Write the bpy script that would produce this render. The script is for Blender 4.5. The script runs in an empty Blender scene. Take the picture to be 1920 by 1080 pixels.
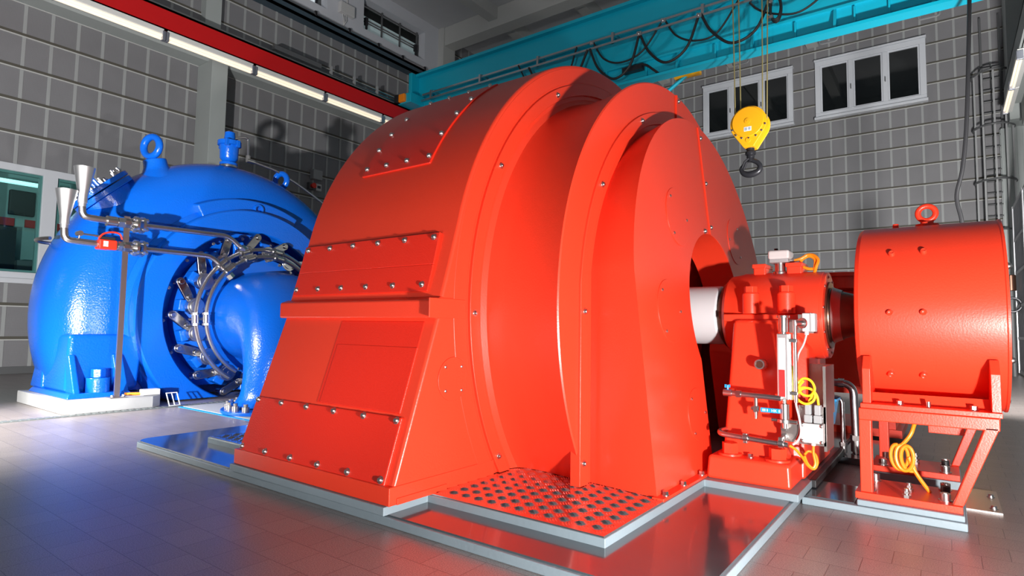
import bpy, bmesh, math, random
from mathutils import Vector, Matrix, Quaternion
S = 0.68                      # one working unit (the camera height) in metres
PI = math.pi
random.seed(4)
SC = bpy.context.scene
COL = SC.collection
def rad(a): return a * PI / 180

# ------------------------------------------------------------------ materials
def new_mat(name):
    m = bpy.data.materials.new(name); m.use_nodes = True
    nt = m.node_tree
    return m, nt, nt.nodes['Principled BSDF']

def paint(name, col, rough=.35, metal=0.0, bump=0.0, bscale=120, var=0.0, vscale=3, coat=0.0, spec=.5, speckle=0.0):
    m, nt, b = new_mat(name)
    b.inputs['Base Color'].default_value = (*col, 1)
    b.inputs['Roughness'].default_value = rough
    b.inputs['Metallic'].default_value = metal
    b.inputs['Coat Weight'].default_value = coat
    b.inputs['Coat Roughness'].default_value = .08
    b.inputs['Specular IOR Level'].default_value = spec
    tc = nt.nodes.new('ShaderNodeTexCoord')
    if bump:
        n = nt.nodes.new('ShaderNodeTexNoise'); n.inputs['Scale'].default_value = bscale; n.inputs['Detail'].default_value = 2
        bp = nt.nodes.new('ShaderNodeBump'); bp.inputs['Strength'].default_value = bump; bp.inputs['Distance'].default_value = .004
        nt.links.new(tc.outputs['Object'], n.inputs['Vector'])
        nt.links.new(n.outputs['Fac'], bp.inputs['Height']); nt.links.new(bp.outputs['Normal'], b.inputs['Normal'])
    if var:
        n = nt.nodes.new('ShaderNodeTexNoise'); n.inputs['Scale'].default_value = vscale; n.inputs['Detail'].default_value = 5
        r = nt.nodes.new('ShaderNodeMapRange'); r.inputs['To Min'].default_value = 1 - var; r.inputs['To Max'].default_value = 1 + var
        mx = nt.nodes.new('ShaderNodeMix'); mx.data_type = 'RGBA'; mx.blend_type = 'MULTIPLY'; mx.inputs['Factor'].default_value = 1
        mx.inputs['A'].default_value = (*col, 1)
        nt.links.new(tc.outputs['Object'], n.inputs['Vector']); nt.links.new(n.outputs['Fac'], r.inputs['Value'])
        nt.links.new(r.outputs['Result'], mx.inputs['B']); nt.links.new(mx.outputs['Result'], b.inputs['Base Color'])
    return m

def emit(name, col, strength):
    m, nt, b = new_mat(name)
    b.inputs['Base Color'].default_value = (*col, 1)
    b.inputs['Emission Color'].default_value = (*col, 1)
    b.inputs['Emission Strength'].default_value = strength
    return m

M = {}
M['red'] = paint('red_paint', (.87, .050, .019), .34, bump=.10, bscale=170, var=.03)
M['redplate'] = paint('red_paint_plate', (.85, .026, .010), .33, bump=.22, bscale=210)
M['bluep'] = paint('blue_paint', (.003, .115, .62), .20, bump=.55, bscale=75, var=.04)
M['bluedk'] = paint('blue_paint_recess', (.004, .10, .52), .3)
M['teal'] = paint('teal_paint', (.004, .40, .56), .32, bump=.05, bscale=60, var=.04)
M['redbeam'] = paint('beam_red', (.62, .006, .008), .45)
M['steel'] = paint('bright_steel', (.62, .61, .60), .28, 1.0, var=.08, vscale=30)
M['steeldk'] = paint('dark_steel', (.42, .41, .41), .22, 1.0, var=.15, vscale=30)
M['steelbr'] = paint('brushed_steel', (.50, .46, .44), .34, 1.0, bump=.06, bscale=300)
M['alu'] = paint('aluminium', (.86, .86, .87), .40, 1.0, bump=.05, bscale=200)
M['greypaint'] = paint('grey_paint', (.23, .29, .33), .42, bump=.15, bscale=60, var=.10, vscale=5)
M['deck'] = paint('grey_deck', (.06, .072, .082), .16, bump=.04, bscale=12, var=.20, vscale=9, coat=.6)
M['concrete'] = paint('white_concrete', (.40, .41, .41), .7, bump=.2, bscale=40, var=.08, vscale=8)
M['white'] = paint('white_plastic', (.58, .58, .58), .4)
M['shaftw'] = paint('shaft_white', (.72, .72, .74), .5)
M['black'] = paint('black_rubber', (.012, .012, .014), .5)
M['blackm'] = paint('black_metal', (.03, .03, .036), .35, .4)
M['grey'] = paint('grey_plastic', (.33, .34, .35), .45)
M['greydk'] = paint('dark_grey', (.10, .105, .11), .5)
M['orange'] = paint('orange_cable', (.95, .27, .01), .4)
M['yellow'] = paint('yellow_paint', (.88, .40, .008), .35)
M['ycable'] = paint('yellow_cable', (.95, .62, .02), .4)
M['rope'] = paint('wire_rope', (.34, .28, .12), .5, .3)
M['wframe'] = paint('window_frame_paint', (.62, .65, .70), .4)
M['wallcol'] = paint('painted_concrete_column', (.38, .415, .41), .6, bump=.08, bscale=20, var=.05)
M['wallwhite'] = paint('white_wall_paint', (.56, .58, .63), .7, bump=.05, bscale=20)
M['ceil'] = paint('ceiling_concrete', (.46, .47, .49), .8, bump=.1, bscale=8, var=.06, vscale=2)
M['ceilbeam'] = paint('ceiling_beam', (.46, .47, .46), .8, bump=.08, bscale=8)
M['batten'] = paint('panel_batten', (.34, .355, .36), .5, bump=.25, bscale=160)
M['joint'] = paint('panel_joint', (.085, .080, .065), .7)
M['lip'] = paint('panel_lip', (.50, .51, .50), .4)
M['darkrail'] = paint('dark_blue_steel', (.045, .075, .10), .5)
M['lampbody'] = paint('lamp_body', (.80, .80, .78), .4)
M['tubelight'] = emit('fluorescent_tube', (1.0, .86, .66), .75)
M['clampsteel'] = paint('zinc_clip', (.45, .47, .55), .35, .8)
M['nightglass'] = paint('night_glass', (.006, .008, .009), .03, spec=.8)
M['roomwall'] = paint('control_room_wall', (.26, .34, .34), .7)
M['roomdk'] = paint('control_room_dark', (.01, .012, .012), .5)
M['roomlamp'] = emit('control_room_lamp', (.55, .95, .9), 1.6)
M['roomred'] = paint('control_room_red', (.40, .02, .02), .5)
M['label'] = paint('label_white', (.80, .82, .82), .4)
M['ink'] = paint('label_ink', (.03, .04, .06), .5)
M['bluelab'] = paint('handle_blue', (.01, .32, .70), .35)
M['zinc'] = paint('zinc_pipe', (.55, .54, .55), .3, 1.0, var=.1, vscale=40)
M['plastred'] = paint('red_plastic', (.75, .03, .012), .35)
M['gaugered'] = paint('gauge_red', (.62, .03, .03), .35)
M['greyblue'] = paint('label_print_grey', (.36, .42, .50), .5)
M['palebl'] = paint('label_print_pale', (.35, .58, .80), .5)
M['copper'] = paint('copper_brown', (.20, .10, .07), .35, .9)
M['skylight'] = emit('dusk_glass', (.42, .53, .55), .18)
M['skybright'] = emit('dusk_glass_bright', (.75, .85, .9), .6)
M['checker'] = paint('aluminium_tread', (.62, .61, .62), .17, .95, var=.08, vscale=12)
M['gate'] = paint('galvanised_gate', (.42, .43, .45), .4, .7, var=.1, vscale=10)
M['ribbed'] = paint('ribbed_sheet', (.34, .37, .37), .45, .3)

def clear_glass(name, tint, rough=.02, alpha=.35):
    m, nt, b = new_mat(name)
    out = nt.nodes['Material Output']
    nt.nodes.remove(b)
    t = nt.nodes.new('ShaderNodeBsdfTransparent'); t.inputs['Color'].default_value = (*tint, 1)
    g = nt.nodes.new('ShaderNodeBsdfGlossy'); g.inputs['Roughness'].default_value = rough
    f = nt.nodes.new('ShaderNodeFresnel'); f.inputs['IOR'].default_value = 1.5
    mx = nt.nodes.new('ShaderNodeMixShader')
    nt.links.new(f.outputs[0], mx.inputs[0]); nt.links.new(t.outputs[0], mx.inputs[1]); nt.links.new(g.outputs[0], mx.inputs[2])
    nt.links.new(mx.outputs[0], out.inputs['Surface'])
    return m
M['glass'] = clear_glass('tinted_pane', (.74, .90, .89))

def tile_floor():
    m, nt, b = new_mat('floor_tiles')
    tc = nt.nodes.new('ShaderNodeTexCoord'); mp = nt.nodes.new('ShaderNodeMapping')
    mp.inputs['Location'].default_value = (.009 * S, -.005 * S, 0)
    br = nt.nodes.new('ShaderNodeTexBrick'); br.offset = .5
    br.inputs['Scale'].default_value = 1; br.inputs['Brick Width'].default_value = .213 * S
    br.inputs['Row Height'].default_value = .1825 * S; br.inputs['Mortar Size'].default_value = .0011
    br.inputs['Mortar Smooth'].default_value = .3
    br.inputs['Color1'].default_value = (.205, .172, .164, 1); br.inputs['Color2'].default_value = (.240, .205, .195, 1)
    br.inputs['Mortar'].default_value = (.035, .028, .026, 1)
    n = nt.nodes.new('ShaderNodeTexNoise'); n.inputs['Scale'].default_value = 300; n.inputs['Detail'].default_value = 2
    r = nt.nodes.new('ShaderNodeMapRange'); r.inputs['From Min'].default_value = .3; r.inputs['From Max'].default_value = .7
    r.inputs['To Min'].default_value = .45; r.inputs['To Max'].default_value = 1.55
    mx = nt.nodes.new('ShaderNodeMix'); mx.data_type = 'RGBA'; mx.blend_type = 'MULTIPLY'; mx.inputs['Factor'].default_value = 1
    L = nt.links.new
    L(tc.outputs['Object'], mp.inputs['Vector']); L(mp.outputs['Vector'], br.inputs['Vector'])
    L(tc.outputs['Object'], n.inputs['Vector']); L(n.outputs['Fac'], r.inputs['Value'])
    L(br.outputs['Color'], mx.inputs['A']); L(r.outputs['Result'], mx.inputs['B']); L(mx.outputs['Result'], b.inputs['Base Color'])
    b.inputs['Roughness'].default_value = .38
    b.inputs['IOR'].default_value = 2.15
    bp = nt.nodes.new('ShaderNodeBump'); bp.inputs['Strength'].default_value = .35; bp.inputs['Distance'].default_value = .003; bp.invert = True
    bp2 = nt.nodes.new('ShaderNodeBump'); bp2.inputs['Strength'].default_value = .10; bp2.inputs['Distance'].default_value = .001
    L(br.outputs['Fac'], bp.inputs['Height']); L(n.outputs['Fac'], bp2.inputs['Height']); L(bp.outputs['Normal'], bp2.inputs['Normal'])
    L(bp2.outputs['Normal'], b.inputs['Normal'])
    return m
M['tiles'] = tile_floor()
M['drain'] = paint('drain_grating', (.16, .18, .18), .5, .3)

def perforated():
    m, nt, b = new_mat('perforated_panel')
    tc = nt.nodes.new('ShaderNodeTexCoord')
    v = nt.nodes.new('ShaderNodeTexVoronoi'); v.inputs['Scale'].default_value = 105; v.inputs['Randomness'].default_value = .15
    r = nt.nodes.new('ShaderNodeMapRange'); r.inputs['From Min'].default_value = .18; r.inputs['From Max'].default_value = .34
    r.inputs['To Min'].default_value = .78; r.inputs['To Max'].default_value = 1.0
    n = nt.nodes.new('ShaderNodeTexNoise'); n.inputs['Scale'].default_value = 1.6; n.inputs['Detail'].default_value = 3
    r2 = nt.nodes.new('ShaderNodeMapRange'); r2.inputs['To Min'].default_value = .85; r2.inputs['To Max'].default_value = 1.15
    mu = nt.nodes.new('ShaderNodeMath'); mu.operation = 'MULTIPLY'
    mx = nt.nodes.new('ShaderNodeMix'); mx.data_type = 'RGBA'; mx.blend_type = 'MULTIPLY'; mx.inputs['Factor'].default_value = 1
    mx.inputs['A'].default_value = (.215, .215, .228, 1)
    L = nt.links.new
    L(tc.outputs['Object'], v.inputs['Vector']); L(v.outputs['Distance'], r.inputs['Value'])
    L(tc.outputs['Object'], n.inputs['Vector']); L(n.outputs['Fac'], r2.inputs['Value'])
    L(r.outputs['Result'], mu.inputs[0]); L(r2.outputs['Result'], mu.inputs[1])
    L(mu.outputs[0], mx.inputs['B']); L(mx.outputs['Result'], b.inputs['Base Color'])
    b.inputs['Roughness'].default_value = .5
    return m
M['panel'] = perforated()

# ------------------------------------------------------------------ mesh helpers (working units)
def BM(): return bmesh.new()
def v3(*a): return Vector(a)

def box(bm, lo, hi, mi=0):
    x0, y0, z0 = lo; x1, y1, z1 = hi
    vs = [bm.verts.new(p) for p in ((x0,y0,z0),(x1,y0,z0),(x1,y1,z0),(x0,y1,z0),(x0,y0,z1),(x1,y0,z1),(x1,y1,z1),(x0,y1,z1))]
    for f in ((3,2,1,0),(4,5,6,7),(0,1,5,4),(1,2,6,5),(2,3,7,6),(3,0,4,7)):
        bm.faces.new([vs[i] for i in f]).material_index = mi
    return vs

def hexa(bm, bot, top, mi=0):
    a = [bm.verts.new(p) for p in bot]; b = [bm.verts.new(p) for p in top]
    n = len(a)
    bm.faces.new(a[::-1]).material_index = mi; bm.faces.new(b).material_index = mi
    for i in range(n):
        bm.faces.new([a[i], a[(i+1) % n], b[(i+1) % n], b[i]]).material_index = mi

def basis(d):
    d = Vector(d).normalized()
    u = d.orthogonal().normalized()
    if abs(d.z) < .9:
        u = Vector((0, 0, 1)).cross(d).normalized()
    else:
        u = Vector((1, 0, 0)); u = (u - d * u.dot(d)).normalized()
    return d, u, d.cross(u)

def cyl(bm, p0, p1, r0, r1=None, n=24, caps=True, mi=0):
    if r1 is None: r1 = r0
    p0 = Vector(p0); p1 = Vector(p1); d, u, w = basis(p1 - p0)
    A = []; B = []
    for i in range(n):
        a = 2 * PI * i / n; e = u * math.cos(a) + w * math.sin(a)
        A.append(bm.verts.new(p0 + e * r0)); B.append(bm.verts.new(p1 + e * r1))
    for i in range(n):
        bm.faces.new([A[i], A[(i+1) % n], B[(i+1) % n], B[i]]).material_index = mi
    if caps:
        bm.faces.new(A[::-1]).material_index = mi; bm.faces.new(B).material_index = mi

def lathe(bm, c, axis, prof, n=48, mi=0, a0=0, a1=2 * PI, closed=False):
    """prof: (distance along axis, radius) pairs"""
    c = Vector(c); d, u, w = basis(axis)
    full = abs(a1 - a0 - 2 * PI) < 1e-6
    k = n if full else n + 1
    rows = []
    for t, r in prof:
        if r < 1e-6: rows.append([bm.verts.new(c + d * t)]); continue
        rows.append([bm.verts.new(c + d * t + (u * math.cos(a0 + (a1 - a0) * i / n) + w * math.sin(a0 + (a1 - a0) * i / n)) * r) for i in range(k)])
    pairs = list(zip(rows, rows[1:]))
    if closed: pairs.append((rows[-1], rows[0]))
    for A, B in pairs:
        for i in range(n):
            j = (i + 1) % k
            q = []
            for x in ((A[0] if len(A) == 1 else A[i]), (A[0] if len(A) == 1 else A[j]), (B[0] if len(B) == 1 else B[j]), (B[0] if len(B) == 1 else B[i])):
                if x not in q: q.append(x)
            if len(q) > 2:
                try: bm.faces.new(q).material_index = mi
                except ValueError: pass

def tube(bm, pts, r, n=10, mi=0, caps=True, closed=False):
    pts = [Vector(p) for p in pts]
    m = len(pts)
    def tang(i):
        if closed: return (pts[(i+1) % m] - pts[i-1]).normalized()
        return (pts[min(i+1, m-1)] - pts[max(i-1, 0)]).normalized()
    d, u, w = basis(tang(0))
    rows = []
    for i in range(m):
        t = tang(i)
        u = (u - t * u.dot(t)).normalized(); w = t.cross(u)
        rr = r[i] if isinstance(r, (list, tuple)) else r
        rows.append([bm.verts.new(pts[i] + (u * math.cos(2*PI*j/n) + w * math.sin(2*PI*j/n)) * rr) for j in range(n)])
    for i in range(m if closed else m - 1):
        A = rows[i]; B = rows[(i+1) % m]
        for j in range(n):
            bm.faces.new([A[j], A[(j+1) % n], B[(j+1) % n], B[j]]).material_index = mi
    if caps and not closed:
        bm.faces.new(rows[0][::-1]).material_index = mi; bm.faces.new(rows[-1]).material_index = mi

def smooth(pts, k=6):
    """Catmull-Rom through points"""
    P = [Vector(p) for p in pts]; P = [2 * P[0] - P[1]] + P + [2 * P[-1] - P[-2]]
    out = []
    for i in range(1, len(P) - 2):
        a, b, c, d = P[i-1:i+3]
        for j in range(k):
            t = j / k
            out.append(.5 * ((2*b) + (c-a)*t + (2*a-5*b+4*c-d)*t*t + (3*b-a-3*c+d)*t**3))
    out.append(P[-2]); return out

def fillet(pts, r, k=6):
    P = [Vector(p) for p in pts]; out = [P[0]]
    for i in range(1, len(P) - 1):
        a = (P[i-1] - P[i]); b = (P[i+1] - P[i])
        rr = min(r, a.length * .48, b.length * .48)
        s = P[i] + a.normalized() * rr; e = P[i] + b.normalized() * rr
        for j in range(k + 1):
            t = j / k; out.append(s * (1-t)**2 + P[i] * 2*t*(1-t) + e * t*t)
    out.append(P[-1]); return out

def prism(bm, poly, axis, a, b, mi=0, cap=True):
    """poly of 2D points; axis 'x': points are (y,z) between x=a and x=b; 'y': (x,z); 'z': (x,y)"""
    def P(q, t):
        return {'x': (t, q[0], q[1]), 'y': (q[0], t, q[1]), 'z': (q[0], q[1], t)}[axis]
    A = [bm.verts.new(P(q, a)) for q in poly]; B = [bm.verts.new(P(q, b)) for q in poly]
    n = len(poly)
    if cap:
        bm.faces.new(A).material_index = mi; bm.faces.new(B[::-1]).material_index = mi
    for i in range(n):
        bm.faces.new([A[i], B[i], B[(i+1) % n], A[(i+1) % n]]).material_index = mi

def hexhead(bm, c, d, r, h, mi=0):
    c = Vector(c); d = Vector(d).normalized()
    cyl(bm, c, c + d * h * .18, r * 1.25, n=20, mi=mi)
    cyl(bm, c + d * h * .18, c + d * h, r, n=6, mi=mi)

ORG = {}
def obj(name, bm, mat, parent=None, at=(0, 0, 0), bevel=0, bseg=2, rot=None, ang=35, flat=False):
    bmesh.ops.recalc_face_normals(bm, faces=bm.faces)
    off = Vector(at)
    for v in bm.verts: v.co = (v.co - off) * S
    me = bpy.data.meshes.new(name); bm.to_mesh(me); bm.free()
    for x in (mat if isinstance(mat, (list, tuple)) else [mat]): me.materials.append(M[x])
    if not flat:
        for p in me.polygons: p.use_smooth = True
        me.set_sharp_from_angle(angle=rad(ang))
    o = bpy.data.objects.new(name, me); COL.objects.link(o)
    place(o, parent, at, rot)
    if bevel:
        md = o.modifiers.new('bevel', 'BEVEL'); md.width = bevel * S; md.segments = bseg; md.limit_method = 'ANGLE'; md.angle_limit = rad(40)
        md.harden_normals = True
    return o

def place(o, parent, at, rot=None):
    ORG[o.name] = Vector(at)
    if parent is not None:
        o.parent = parent; o.location = (Vector(at) - ORG[parent.name]) * S
    else: o.location = Vector(at) * S
    if rot is not None:
        o.rotation_mode = 'QUATERNION'; o.rotation_quaternion = rot

def tag(o, label, cat=None, group=None):
    o['label'] = label
    if cat: o['category'] = cat
    if group: o['group'] = group
    return o
def thing(name, label, cat, at, group=None):
    o = bpy.data.objects.new(name, None); COL.objects.link(o); o.empty_display_size = .1
    place(o, None, at); return tag(o, label, cat, group)
def struct(o, label=None, cat=None):
    o['kind'] = 'structure'
    if label: o['label'] = label
    if cat: o['category'] = cat
    return o

def copy_part(src, parent, at, rot=None, name=None):
    c = src.copy(); c.name = name or src.name.split('.')[0]
    COL.objects.link(c); c.parent = None
    place(c, parent, at, rot); return c
def zrot(n): return Vector(n).to_track_quat('Z', 'Y')

class Bolts:
    """first call builds the mesh, later calls copy the object"""
    def __init__(self, name, mat, build): self.name, self.mat, self.build, self.src = name, mat, build, None
    def put(self, parent, at, normal=(0, 0, 1), mat=None):
        q = zrot(normal)
        if self.src is None:
            bm = BM(); self.build(bm)
            o = obj(self.name, bm, self.mat, None)
            self.src = o
            ORG.pop(o.name, None); o.parent = None; place(o, parent, at, q)
            return o
        return copy_part(self.src, parent, at, q, self.name)

def dome(bm):
    cyl(bm, (0,0,0), (0,0,.004), .020, n=16)
    lathe(bm, (0,0,.004), (0,0,1), [(0,.0155),(.008,.0145),(.013,.010),(.015,0)], 16)
dome_bolt = Bolts('bolt', 'steel', dome)
red_bolt = Bolts('bolt', 'red', lambda bm: (cyl(bm,(0,0,0),(0,0,.012),.017,n=16), lathe(bm,(0,0,.012),(0,0,1),[(0,.017),(.008,.016),(.011,.012),(.008,.008),(.006,0)],16)))
small_bolt = Bolts('bolt', 'steel', lambda bm: lathe(bm,(0,0,0),(0,0,1),[(0,.010),(.004,.010),(.007,.006),(.008,0)],12))
hex_s = Bolts('bolt', 'steel', lambda bm: (hexhead(bm,(0,0,0),(0,0,1),.017,.022)))
hex_m = Bolts('bolt', 'steel', lambda bm: (cyl(bm,(0,0,0),(0,0,.006),.032,n=20), cyl(bm,(0,0,.006),(0,0,.04),.024,n=20), cyl(bm,(0,0,.04),(0,0,.043),.014,n=6)))
cap_black = Bolts('bolt_cap', 'black', lambda bm: cyl(bm,(0,0,0),(0,0,.05),.022,n=16))
hex_red = Bolts('bolt', 'red', lambda bm: (cyl(bm,(0,0,0),(0,0,.012),.070,n=28), cyl(bm,(0,0,.012),(0,0,.075),.048,n=6)))

# ------------------------------------------------------------------ camera
cam = bpy.data.cameras.new('camera'); co = bpy.data.objects.new('camera', cam); COL.objects.link(co)
yaw, pit, rol = -0.637667757, 0.0680607606, 0.015211492
f = Vector((math.sin(yaw)*math.cos(pit), math.cos(yaw)*math.cos(pit), math.sin(pit)))
r0 = Vector((math.cos(yaw), -math.sin(yaw), 0)); u0 = r0.cross(f)
r1 = r0 * math.cos(rol) + u0 * math.sin(rol); u1 = -r0 * math.sin(rol) + u0 * math.cos(rol)
Rm = Matrix((r1, u1, -f)).transposed()
co.matrix_world = Matrix.Translation((0, 0, S)) @ Rm.to_4x4()
cam.sensor_width = 36; cam.lens = 36 * 1099.08 / 1920; cam.clip_start = .05
SC.camera = co
AY, AZ = 4.5, 1.12            # shaft axis


# ================================================================== the hall
def wall_panels(name, axis, pos, u0, u1, w0, w1, us, ws, holes, side, thick=.3):
    """perforated sheet wall with raised cover strips; axis 'x' -> wall in plane x=pos (u=y), 'y' -> plane y=pos (u=x)"""
    bm = BM()
    def B(ua, ub, wa, wb, d0, d1, mi):
        a, b = pos + side * d0, pos + side * d1
        lo, hi = min(a, b), max(a, b)
        if axis == 'x': box(bm, (lo, ua, wa), (hi, ub, wb), mi)
        else: box(bm, (ua, lo, wa), (ub, hi, wb), mi)
    cuts_u = sorted({u0, u1, *[h[0] for h in holes], *[h[1] for h in holes]})
    cuts_u = [c for c in cuts_u if u0 <= c <= u1]
    for a, b in zip(cuts_u, cuts_u[1:]):
        segs = [(w0, w1)]
        for h in holes:
            if h[0] < (a + b) / 2 < h[1]:
                segs = [t for s in segs for t in ((s[0], min(s[1], h[2])), (max(s[0], h[3]), s[1])) if t[1] - t[0] > 1e-4]
        for s in segs: B(a, b, s[0], s[1], -thick, 0, 0)
    def clip(lo, hi, kind, c):
        segs = [(lo, hi)]
        for h in holes:
            inside = (h[0] - .03 < c < h[1] + .03) if kind == 'u' else (h[2] - .03 < c < h[3] + .03)
            if inside:
                a, b = (h[2], h[3]) if kind == 'u' else (h[0], h[1])
                segs = [t for s in segs for t in ((s[0], min(s[1], a)), (max(s[0], b), s[1])) if t[1] - t[0] > 1e-3]
        return segs
    for u in us:
        for a, b in clip(w0, w1, 'u', u): B(u - .030, u + .030, a, b, 0, .012, 1)
    for w in ws:
        for a, b in clip(u0, u1, 'w', w):
            B(a, b, w - .020, w + .034, 0, .018, 2); B(a, b, w - .042, w - .020, 0, .026, 3)
    return struct(obj(name, bm, ['panel', 'batten', 'joint', 'lip'], flat=True))

o = BM(); box(o, (-18.5, -8, -.1), (4, 25, 0)); struct(obj('floor', o, 'tiles', flat=True), 'hall floor of speckled grey brown tiles laid in half bond', 'floor')
o = BM(); box(o, (-18.5, -8, 11.4), (4, 25, 11.7)); struct(obj('ceiling', o, 'ceil', flat=True), 'grey concrete ceiling of the hall', 'ceiling')
WIN1 = (1.0, 5.3, 1.78, 3.96)
L0 = wall_panels('wall_left', 'x', -14.2, -2.0, 14.35, 0, 9.6, [3.174 + .434 * k for k in range(-10, 26)],
            [.665, 1.30] + [4.58 + .642 * k for k in range(0, 8)], [WIN1], 1)
L0['label'] = 'left wall of grey perforated sheets with pale vertical strips'; L0['category'] = 'wall'
L1 = wall_panels('wall_left.001', 'x', -14.2, 14.35, 22.6, 0, 11.4, [3.174 + .434 * k for k in range(26, 45)],
            [.665 + .642 * k for k in range(0, 17)], [], 1)
L1['label'] = 'left wall of the further bay, behind the teal crane bridge'; L1['category'] = 'wall'
WB = wall_panels('wall_back', 'y', 22.3, -14.2, 2.3, 0, 11.4, [.01 - .43 * k for k in range(-3, 33)],
            [6.349 + .642 * k for k in range(-9, 8)], [(-7.32, -4.17, 8.42, 10.34), (-3.41, -.30, 8.42, 10.40)], -1)
WB['label'] = 'far wall of grey perforated sheets with a pale grid'; WB['category'] = 'wall'
o = BM(); box(o, (2.3, 8, 0), (2.5, 22.6, 11.4)); struct(obj('wall_right', o, 'wallcol', flat=True), 'plain grey right wall at the frame edge', 'wall')
# upper left wall with two strip windows
o = BM()
for a, b, c, d in ((-2, 7.9, 9.6, 11.4), (7.9, 9.80, 9.6, 10.03), (7.9, 9.80, 11.05, 11.4), (9.80, 11.1, 9.6, 11.4), (11.1, 13.70, 9.6, 10.03), (11.1, 13.70, 11.0, 11.4), (13.70, 14.35, 9.6, 11.4)):
    box(o, (-14.5, a, c), (-14.0, b, d))
struct(obj('wall_left.002', o, 'wallwhite', flat=True), 'white upper strip of the left wall around the strip windows', 'wall')
# concrete frame: column, lintel, portal beam, joists
def stru_box(name, lo, hi, mat, label, cat, bevel=0):
    b = BM(); box(b, lo, hi); return struct(obj(name, b, mat, bevel=bevel, flat=not bevel), label, cat)
stru_box('trim_1', (-14.2, 6.43, 0), (-13.5, 6.80, 7.12), 'wallcol', 'grey concrete column on the left wall', 'column', .01)
o = BM()
hexa(o, [(-14.2, -2, 7.12), (-13.72, -2, 7.12), (-13.5, -2, 7.32), (-13.5, -2, 7.9), (-14.2, -2, 7.9)], [(-14.2, 13.6, 7.12), (-13.72, 13.6, 7.12), (-13.5, 13.6, 7.32), (-13.5, 13.6, 7.9), (-14.2, 13.6, 7.9)])
struct(obj('trim_2', o, 'wallcol', flat=True), 'grey concrete ledge under the red crane runway', 'ledge')
stru_box('trim_3', (-14.2, 6.43, 7.9), (-13.95, 6.80, 9.6), 'wallcol', 'grey column above the red crane runway', 'column')
stru_box('trim_4', (-14.2, 14.35, 0), (-13.75, 14.95, 11.4), 'ceilbeam', 'concrete portal column in the far left corner', 'column', .01)
stru_box('trim_5', (-13.75, 14.4, 10.75), (2.3, 14.9, 11.4), 'ceilbeam', 'concrete portal beam across the ceiling', 'beam', .01)
for k, x in enumerate((-11.6, -8.9, -6.2, -3.5)):
    for a, b in ((7.0, 14.4), (14.9, 22.3)):
        j = stru_box('trim_6' if k == 0 and a < 8 else 'trim_6', (x - .18, a, 11.0), (x + .18, b, 11.4), 'ceilbeam', 'concrete ceiling joist running along the hall', 'joist')
o = BM(); box(o, (-14.2, -2, 0), (-14.12, 6.43, .13)); box(o, (-14.2, 6.8, 0), (-14.12, 14.3, .13))
struct(obj('baseboard_left', o, 'greydk', flat=True), 'dark tiled skirting along the left wall', 'baseboard')
# column and ribbed sheet at the right edge
stru_box('trim_7', (1.60, 21.2, 7.05), (2.3, 22.27, 11.4), 'wallcol', 'grey column at the right edge of the far wall', 'column')
o = BM()
for i in range(7):
    x = 1.44 + i * .12; box(o, (x, 22.0, 2.75), (x + .075, 22.08, 7.05)); box(o, (x + .075, 22.05, 2.75), (x + .12, 22.10, 7.05))
box(o, (1.42, 22.10, 2.75), (2.3, 22.2, 7.05))
struct(obj('trim_8', o, 'ribbed', flat=True), 'vertical ribbed metal sheet right of the ladder', 'sheet')
o = BM(); box(o, (1.42, 22.1, 0), (2.3, 22.2, 2.75)); struct(obj('trim_9', o, 'wallcol', flat=True), 'grey wall base under the ribbed sheet', 'wall')
# --- metal gate on the right
g = BM()
x = 1.50
for a, b in ((19.85, 20.0), (17.4, 17.55), (15.0, 15.15)): box(g, (x - .04, a, .05), (x + .04, b, 4.35))
for z in (.05, .9, 1.7, 2.55, 3.4, 4.28): box(g, (x - .03, 15.0, z), (x + .03, 20.0, z + .07))
GT = struct(obj('door_1', g, 'gate', flat=True), 'galvanised barred gate at the right edge of the photo', 'gate')
g = BM()
for i in range(30): cyl(g, (x, 15.2 + i * .16, .1), (x, 15.2 + i * .16, 4.3), .018, n=8)
obj('bars', g, 'gate', GT, at=(1.5, 15, .05)); ORG[GT.name] = v3(0, 0, 0)

# --- windows
def frame_x(bm, pos, d, y0, y1, z0, z1, t):   # rectangular frame in a plane x=pos
    box(bm, (pos, y0, z0), (pos + d, y1, z0 + t)); box(bm, (pos, y0, z1 - t), (pos + d, y1, z1))
    box(bm, (pos, y0, z0 + t), (pos + d, y0 + t, z1 - t)); box(bm, (pos, y1 - t, z0 + t), (pos + d, y1, z1 - t))
def frame_y(bm, pos, d, x0, x1, z0, z1, t):
    box(bm, (x0, pos, z0), (x1, pos + d, z0 + t)); box(bm, (x0, pos, z1 - t), (x1, pos + d, z1))
    box(bm, (x0, pos, z0 + t), (x0 + t, pos + d, z1 - t)); box(bm, (x1 - t, pos, z0 + t), (x1, pos + d, z1 - t))
w = BM(); frame_x(w, -14.26, .10, 1.0, 5.3, 1.78, 3.98, .14)
for ya in (2.3, 3.62): box(w, (-14.26, ya, 1.9), (-14.16, ya + .24, 3.86))
box(w, (-14.25, 1.0, 1.70), (-14.10, 5.3, 1.80))
W1 = struct(obj('window_1', w, 'wframe', bevel=.012), 'white framed control room window in the left wall', 'window'); ORG[W1.name] = v3(0,0,0)
for ya, yb in ((1.14, 2.3), (2.54, 3.62), (3.86, 5.16)):
    p = BM(); box(p, (-14.225, ya, 1.92), (-14.21, yb, 3.84)); obj('pane', p, 'glass', W1, flat=True)
    p = BM(); frame_x(p, -14.30, .07, ya, yb, 1.92, 3.84, .045); obj('sash', p, 'roomwall', W1, flat=True)
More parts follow.
